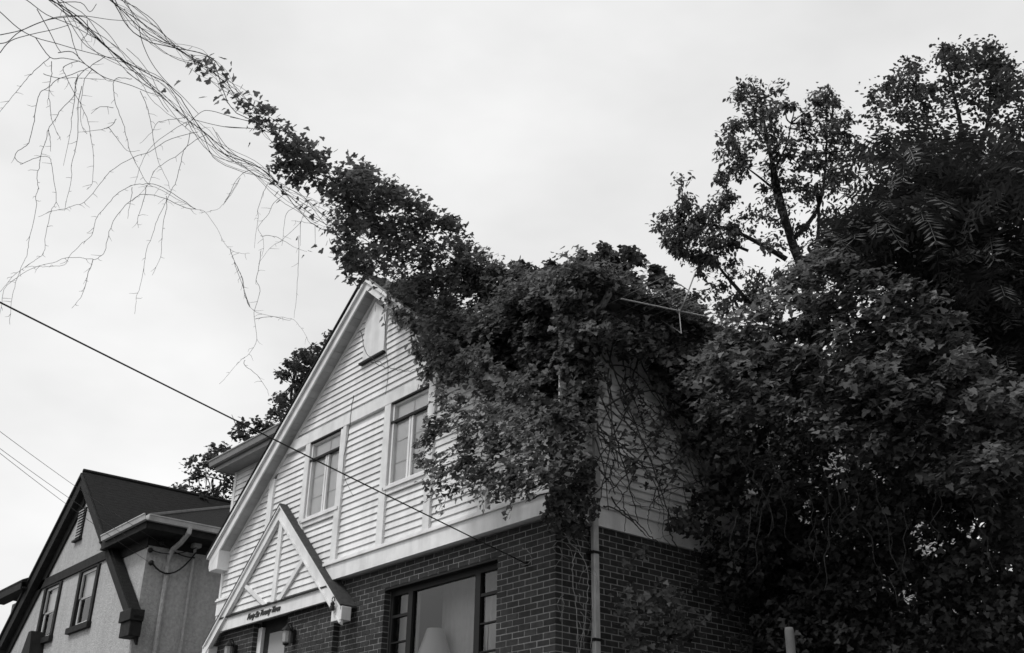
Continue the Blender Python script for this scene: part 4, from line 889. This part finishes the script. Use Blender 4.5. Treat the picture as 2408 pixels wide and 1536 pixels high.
hang = [[Z1(380, 435), Z1(280, 520), Z1(200, 600), Z1(120, 700), Z1(20, 820), Z1(-40, 900)],
        [Z1(600, 462), Z1(490, 500), Z1(490, 560), Z1(560, 700), Z1(640, 850), Z1(680, 1000), Z1(705, 1170), Z1(705, 1330), Z1(690, 1400), Z1(660, 1435)],
        [Z1(800, 430), Z1(700, 490), Z1(610, 560), Z1(570, 620), Z1(570, 710), Z1(460, 830), Z1(420, 900), Z1(365, 980), Z1(350, 1060), Z1(310, 1165), Z1(300, 1250), Z1(280, 1330), Z1(290, 1420), Z1(270, 1490), Z3(275, 240), Z3(240, 400), Z3(215, 520), Z3(205, 600), Z3(180, 660), Z3(150, 720), Z3(110, 850), Z3(85, 960), Z3(75, 1130)],
        [Z1(640, 530), Z1(440, 600), Z1(370, 660), Z1(305, 700), Z1(275, 800), Z1(250, 950), Z1(215, 1080), Z1(140, 1140), Z1(110, 1190), Z1(170, 1235), Z1(240, 1205), Z1(310, 1185), Z1(370, 1190), Z1(390, 1240), Z1(410, 1370), Z1(425, 1530), Z3(390, 260), Z3(370, 340), Z3(345, 450), Z3(330, 590), Z3(270, 640), Z3(200, 690), Z3(130, 740), Z3(60, 810), Z3(0, 890)],
        [Z1(1000, 600), Z1(900, 590), Z1(860, 620), Z1(860, 700), Z1(880, 810), Z1(930, 930), Z1(960, 1050), Z1(990, 1160), Z1(1050, 1280), Z1(1120, 1390), Z1(1200, 1430), Z3(1340, 180), Z3(1470, 255), Z3(1550, 280), Z3(1640, 400), Z3(1720, 545), Z3(1810, 590), Z3(1890, 590)],
        [Z1(1500, 1000), Z1(1300, 1050), Z1(1130, 1150), Z1(1010, 1190), Z1(830, 1300), Z1(760, 1390), Z1(640, 1530), Z3(560, 230), Z3(480, 260), Z3(400, 270), Z3(290, 320)],
        [Z1(1560, 1020), Z1(1410, 1110), Z1(1370, 1220), Z1(1340, 1350), Z1(1300, 1440), Z3(1250, 220), Z3(1190, 340), Z3(1160, 440), Z3(1110, 560), Z3(1090, 700), Z3(1060, 850), Z3(1030, 930), Z3(1020, 1050)],
        [Z3(1480, 260), Z3(1380, 190), Z3(1290, 130), Z3(1190, 75), Z3(1080, 70), Z3(1000, 80), Z3(880, 150), Z3(800, 240), Z3(735, 320), Z3(710, 400), Z3(690, 460), Z3(600, 540), Z3(530, 610), Z3(490, 680), Z3(400, 690), Z3(300, 695), Z3(190, 695)],
        [Z3(1480, 260), Z3(1380, 240), Z3(1250, 180), Z3(1090, 145), Z3(1000, 190), Z3(930, 250), Z3(860, 350), Z3(820, 460), Z3(790, 580), Z3(740, 630), Z3(700, 640), Z3(600, 625), Z3(490, 630), Z3(400, 665), Z3(250, 705), Z3(100, 800), Z3(30, 870), Z3(10, 1000), Z3(-10, 1090)],
        [Z3(705, 640), Z3(660, 770), Z3(650, 830), Z3(610, 930), Z3(540, 1010)], [Z3(1260, 160), Z3(1260, 250), Z3(1240, 340), Z3(1225, 480), Z3(1215, 620), Z3(1150, 760)], [Z3(1110, 80), Z3(1090, 180), Z3(1060, 270), Z3(1040, 350), Z3(1050, 400)], [Z3(1000, 90), Z3(985, 200), Z3(965, 330)],
        [Z3(1740, 560), Z3(1780, 670), Z3(1830, 770), Z3(1850, 890), Z3(1890, 1000), Z6(260, 0), Z6(320, 120), Z6(340, 250), Z6(400, 360), Z6(550, 410), Z6(690, 425), Z6(770, 500), Z6(830, 620)],
        [Z6(460, -90), Z6(450, 0), Z6(430, 130), Z6(455, 220), Z6(410, 380), Z6(430, 580), Z6(370, 690), Z6(300, 750), Z6(150, 920)], [Z6(340, 740), Z6(340, 780), Z6(430, 850), Z6(500, 950), Z6(520, 1010)], [Z6(415, 430), Z6(550, 410), Z6(660, 440), Z6(695, 425)], [Z6(750, -200), Z6(745, 0), Z6(735, 200), Z6(710, 420)],
        [Z2(350, 1000), Z2(270, 940), Z2(180, 910), Z2(90, 980), Z2(40, 1080), Z2(0, 1150), Z3(1820, 20), Z3(1750, 150), Z3(1660, 250), Z3(1560, 280)], [Z2(700, 1160), Z2(640, 1140), Z2(600, 1220), Z2(575, 1300), Z2(430, 1440), Z2(340, 1500), Z2(250, 1620)], [Z2(780, 1220), Z2(680, 1310), Z2(580, 1300), Z2(500, 1290)],
        [Z2(490, 1050), Z2(370, 1160), Z2(330, 1240), Z2(250, 1340), Z2(290, 1430), Z2(280, 1560)], [Z2(270, 1410), Z2(360, 1405), Z2(440, 1440), Z2(520, 1490), Z2(620, 1530)], [Z2(680, 1320), Z2(685, 1500)], [Z2(570, 1300), Z2(570, 1480)], [Z2(640, 1140), Z2(480, 1220), Z2(450, 1320), Z2(430, 1480)], [Z2(330, 1000), Z2(290, 1080), Z2(250, 1200), Z2(250, 1280), Z2(220, 1500)],
        [Z1(590, 560), Z1(560, 760), Z1(545, 900), Z1(530, 1020), Z1(480, 1250)], [Z1(620, 650), Z1(590, 800), Z1(590, 1000), Z1(570, 1130), Z1(540, 1250), Z1(540, 1350), Z1(500, 1530), Z3(500, 200)], [Z1(1060, 690), Z1(1110, 800), Z1(1140, 920), Z1(1160, 1040), Z1(1190, 1200), Z1(1260, 1350), Z1(1290, 1440)],
        [Z1(1420, 880), Z1(1350, 900), Z1(1200, 920), Z1(1150, 1000), Z1(1060, 1090)], [Z1(1430, 920), Z1(1380, 940), Z1(1200, 1060), Z1(1110, 1160), Z1(1060, 1260), Z1(1020, 1400)], [Z1(1440, 1000), Z1(1400, 1130), Z1(1250, 1230), Z1(1170, 1290), Z1(1120, 1400), Z3(1000, 200)], [Z1(880, 900), Z1(830, 960), Z1(700, 990), Z1(590, 1000)], [Z1(820, 960), Z1(880, 1040), Z1(960, 1140), Z1(1060, 1140)], [Z1(860, 815), Z1(760, 810), Z1(690, 860)],
        [Z1(390, 460), Z1(390, 560), Z1(370, 680), Z1(380, 800), Z1(390, 900), Z1(430, 1000), Z1(460, 1060)], [Z1(365, 985), Z1(380, 1060), Z1(385, 1150)], [Z1(700, 520), Z1(640, 600), Z1(620, 720), Z1(610, 900), Z1(640, 1000)], [Z1(660, 150), Z1(660, 260), Z1(620, 300), Z1(620, 380)], [Z1(330, 560), Z1(440, 590), Z1(600, 590), Z1(760, 600), Z1(860, 620)]]
for s in extra: strand(cv, smooth_line(np.array(s), 4), .0038, .0026)
tw = []
for s in hang:
    p = smooth_line(np.array(s), 4); p = p+rng.normal(0, .6, p.shape); strand(cv, p, .0030, .0014)
    for k in range(2, len(p)-1, 2): tw.append(p[k])
# short side twigs with buds
mb = MB()
allp = tw+[smooth_line(np.array(lo_main, float), 4)[k] for k in range(6, 50)]
for q in allp:
    if rng.random() < .6:
        a = rng.uniform(0, 6.28); l = rng.uniform(5, 26); e = q+l*np.array((math.cos(a), abs(math.sin(a))*.9-.15)); mpt = (q+e)/2+rng.normal(0, 2, 2)
        pp = np.array([q, mpt, e]); d = cd_(pp[:, 0])+np.array([0, .05, .12])*rng.normal(0, 1); mb.tube(at(pp[:, 0], pp[:, 1], d), [.0022, .0017, .001], 3)
tag(mb.build('twigs', M['stem'], cv), kind='stuff')
# leafy part: dense near the house, thinning up the cable
reg = [([(640, 340), (690, 330), (760, 350), (800, 400), (870, 400), (880, 470), (800, 470), (740, 440), (690, 420), (700, 460), (640, 400)], 100, 12, 28, .16),
       ([(800, 400), (860, 395), (940, 445), (1010, 490), (1060, 515), (1085, 560), (1150, 605), (1180, 680), (1050, 690), (960, 690), (880, 650), (830, 640), (800, 560), (790, 490)], 240, 28, 36, .30),
       ([(1080, 590), (1130, 600), (1200, 640), (1290, 650), (1300, 720), (1150, 720), (1080, 650)], 60, 26, 24, .2),
       ([(560, 240), (610, 235), (660, 280), (720, 330), (680, 360), (620, 310)], 30, 6, 18, .10),
       ([(800, 560), (830, 560), (860, 640), (850, 690), (810, 650), (780, 600)], 22, 9, 14, .15)]
Ps = []
for poly, nc, per, rp, dth in reg:
    P, C = clumps(poly, nc, per, rp, lambda x, y: cd_(x), dth, .9); Ps.append(P)
P = np.concatenate(Ps); me = leaf_mesh('foliage', P, rng.uniform(.042, .085, len(P)), (0, -.3, .8), 1.0, M['leaf']); o = link('foliage', me, cv); o['kind'] = 'stuff'
singles = [(545, 150), (530, 140), (525, 160), (548, 178), (544, 165), (423, 190), (390, 212), (512, 228), (484, 228), (560, 250), (540, 262), (450, 168), (475, 150), (495, 138), (585, 285), (580, 300), (603, 215), (600, 225), (615, 230), (655, 430), (660, 470), (655, 450), (645, 425), (715, 600), (725, 590), (735, 580), (745, 578), (760, 590), (700, 560), (530, 255), (515, 240), (718, 300), (735, 330), (650, 260), (640, 250)]
sp = list(singles)
bl = smooth_line(np.array(up_main, float), 5)
for q in range(120):
    k = rng.integers(22, 50); sp.append(tuple(bl[k]+rng.normal(0, 7+k*.28, 2)))
for q in range(60): sp.append(tuple(poly_pts([(640, 380), (720, 430), (800, 500), (840, 620), (800, 660), (760, 560), (690, 470)], 1)[0]))
eu = smooth_line(np.array([(740, 330), (860, 388), (940, 436), (1060, 508), (1090, 550), (1170, 598)], float), 6)
for q in range(60): sp.append(tuple(eu[rng.integers(0, len(eu))]+rng.normal(0, 7, 2)))
for x, y in sp[:290]:
    x = float(x); y = float(y); single_leaf(cv, at(np.array(x), np.array(y), cd_(x)+rng.normal(0, .12)), rng.uniform(.05, .09), (0, -.7, .5), 1.0)

# ------------------------------------------------------------------ ANTENNA, POST
b0, b1 = onp(1460, 703, 0, .66), onp(1662, 745, 0, .66)
an = thing('tv_antenna', 'tilted aluminium television antenna rising out of the vines on the roof', 'antenna', (b0[0], (b0[1]+b1[1])/2, 8.2))
MB().tube([b0, b1], .0105, 6).build('boom', M['alu'], an)
for t, l in ((.0, .75), (.24, .62), (.42, .5), (.55, .42), (.62, .36), (.80, .5)):
    c = b0+(b1-b0)*t; MB().tube([c+[-l, 0, .012], c+[l, 0, .012]], .0026, 4).build('element', M['alu'], an)
c = b0+(b1-b0)*.66; MB().tube([c+[0, 0, -.02], c+[.1, 0, .1], c+[.3, 0, .42]], .009, 6).build('brace', M['alu'], an)
MB().tube([c+[0, 0, .03], c+[0, .02, -.30]], .007, 6).build('mast', M['alu'], an)
MB().tube([c+[0, .02, -.29], (.30, c[1]+.02, 7.64)], .006, 6).build('wall_bracket', M['alu'], an)
pp = at(np.array(1855.), np.array(1476.), np.array(10.6))
po = MB().lathe((pp[0], pp[1], 0.9), [(.042, 0), (.042, pp[2]-.93), (.036, pp[2]-.9)], 12).build('fence_post', M['post'], None, smooth=True); tag(po, 'round grey post standing in the dark shrubs at the bottom right', 'post')
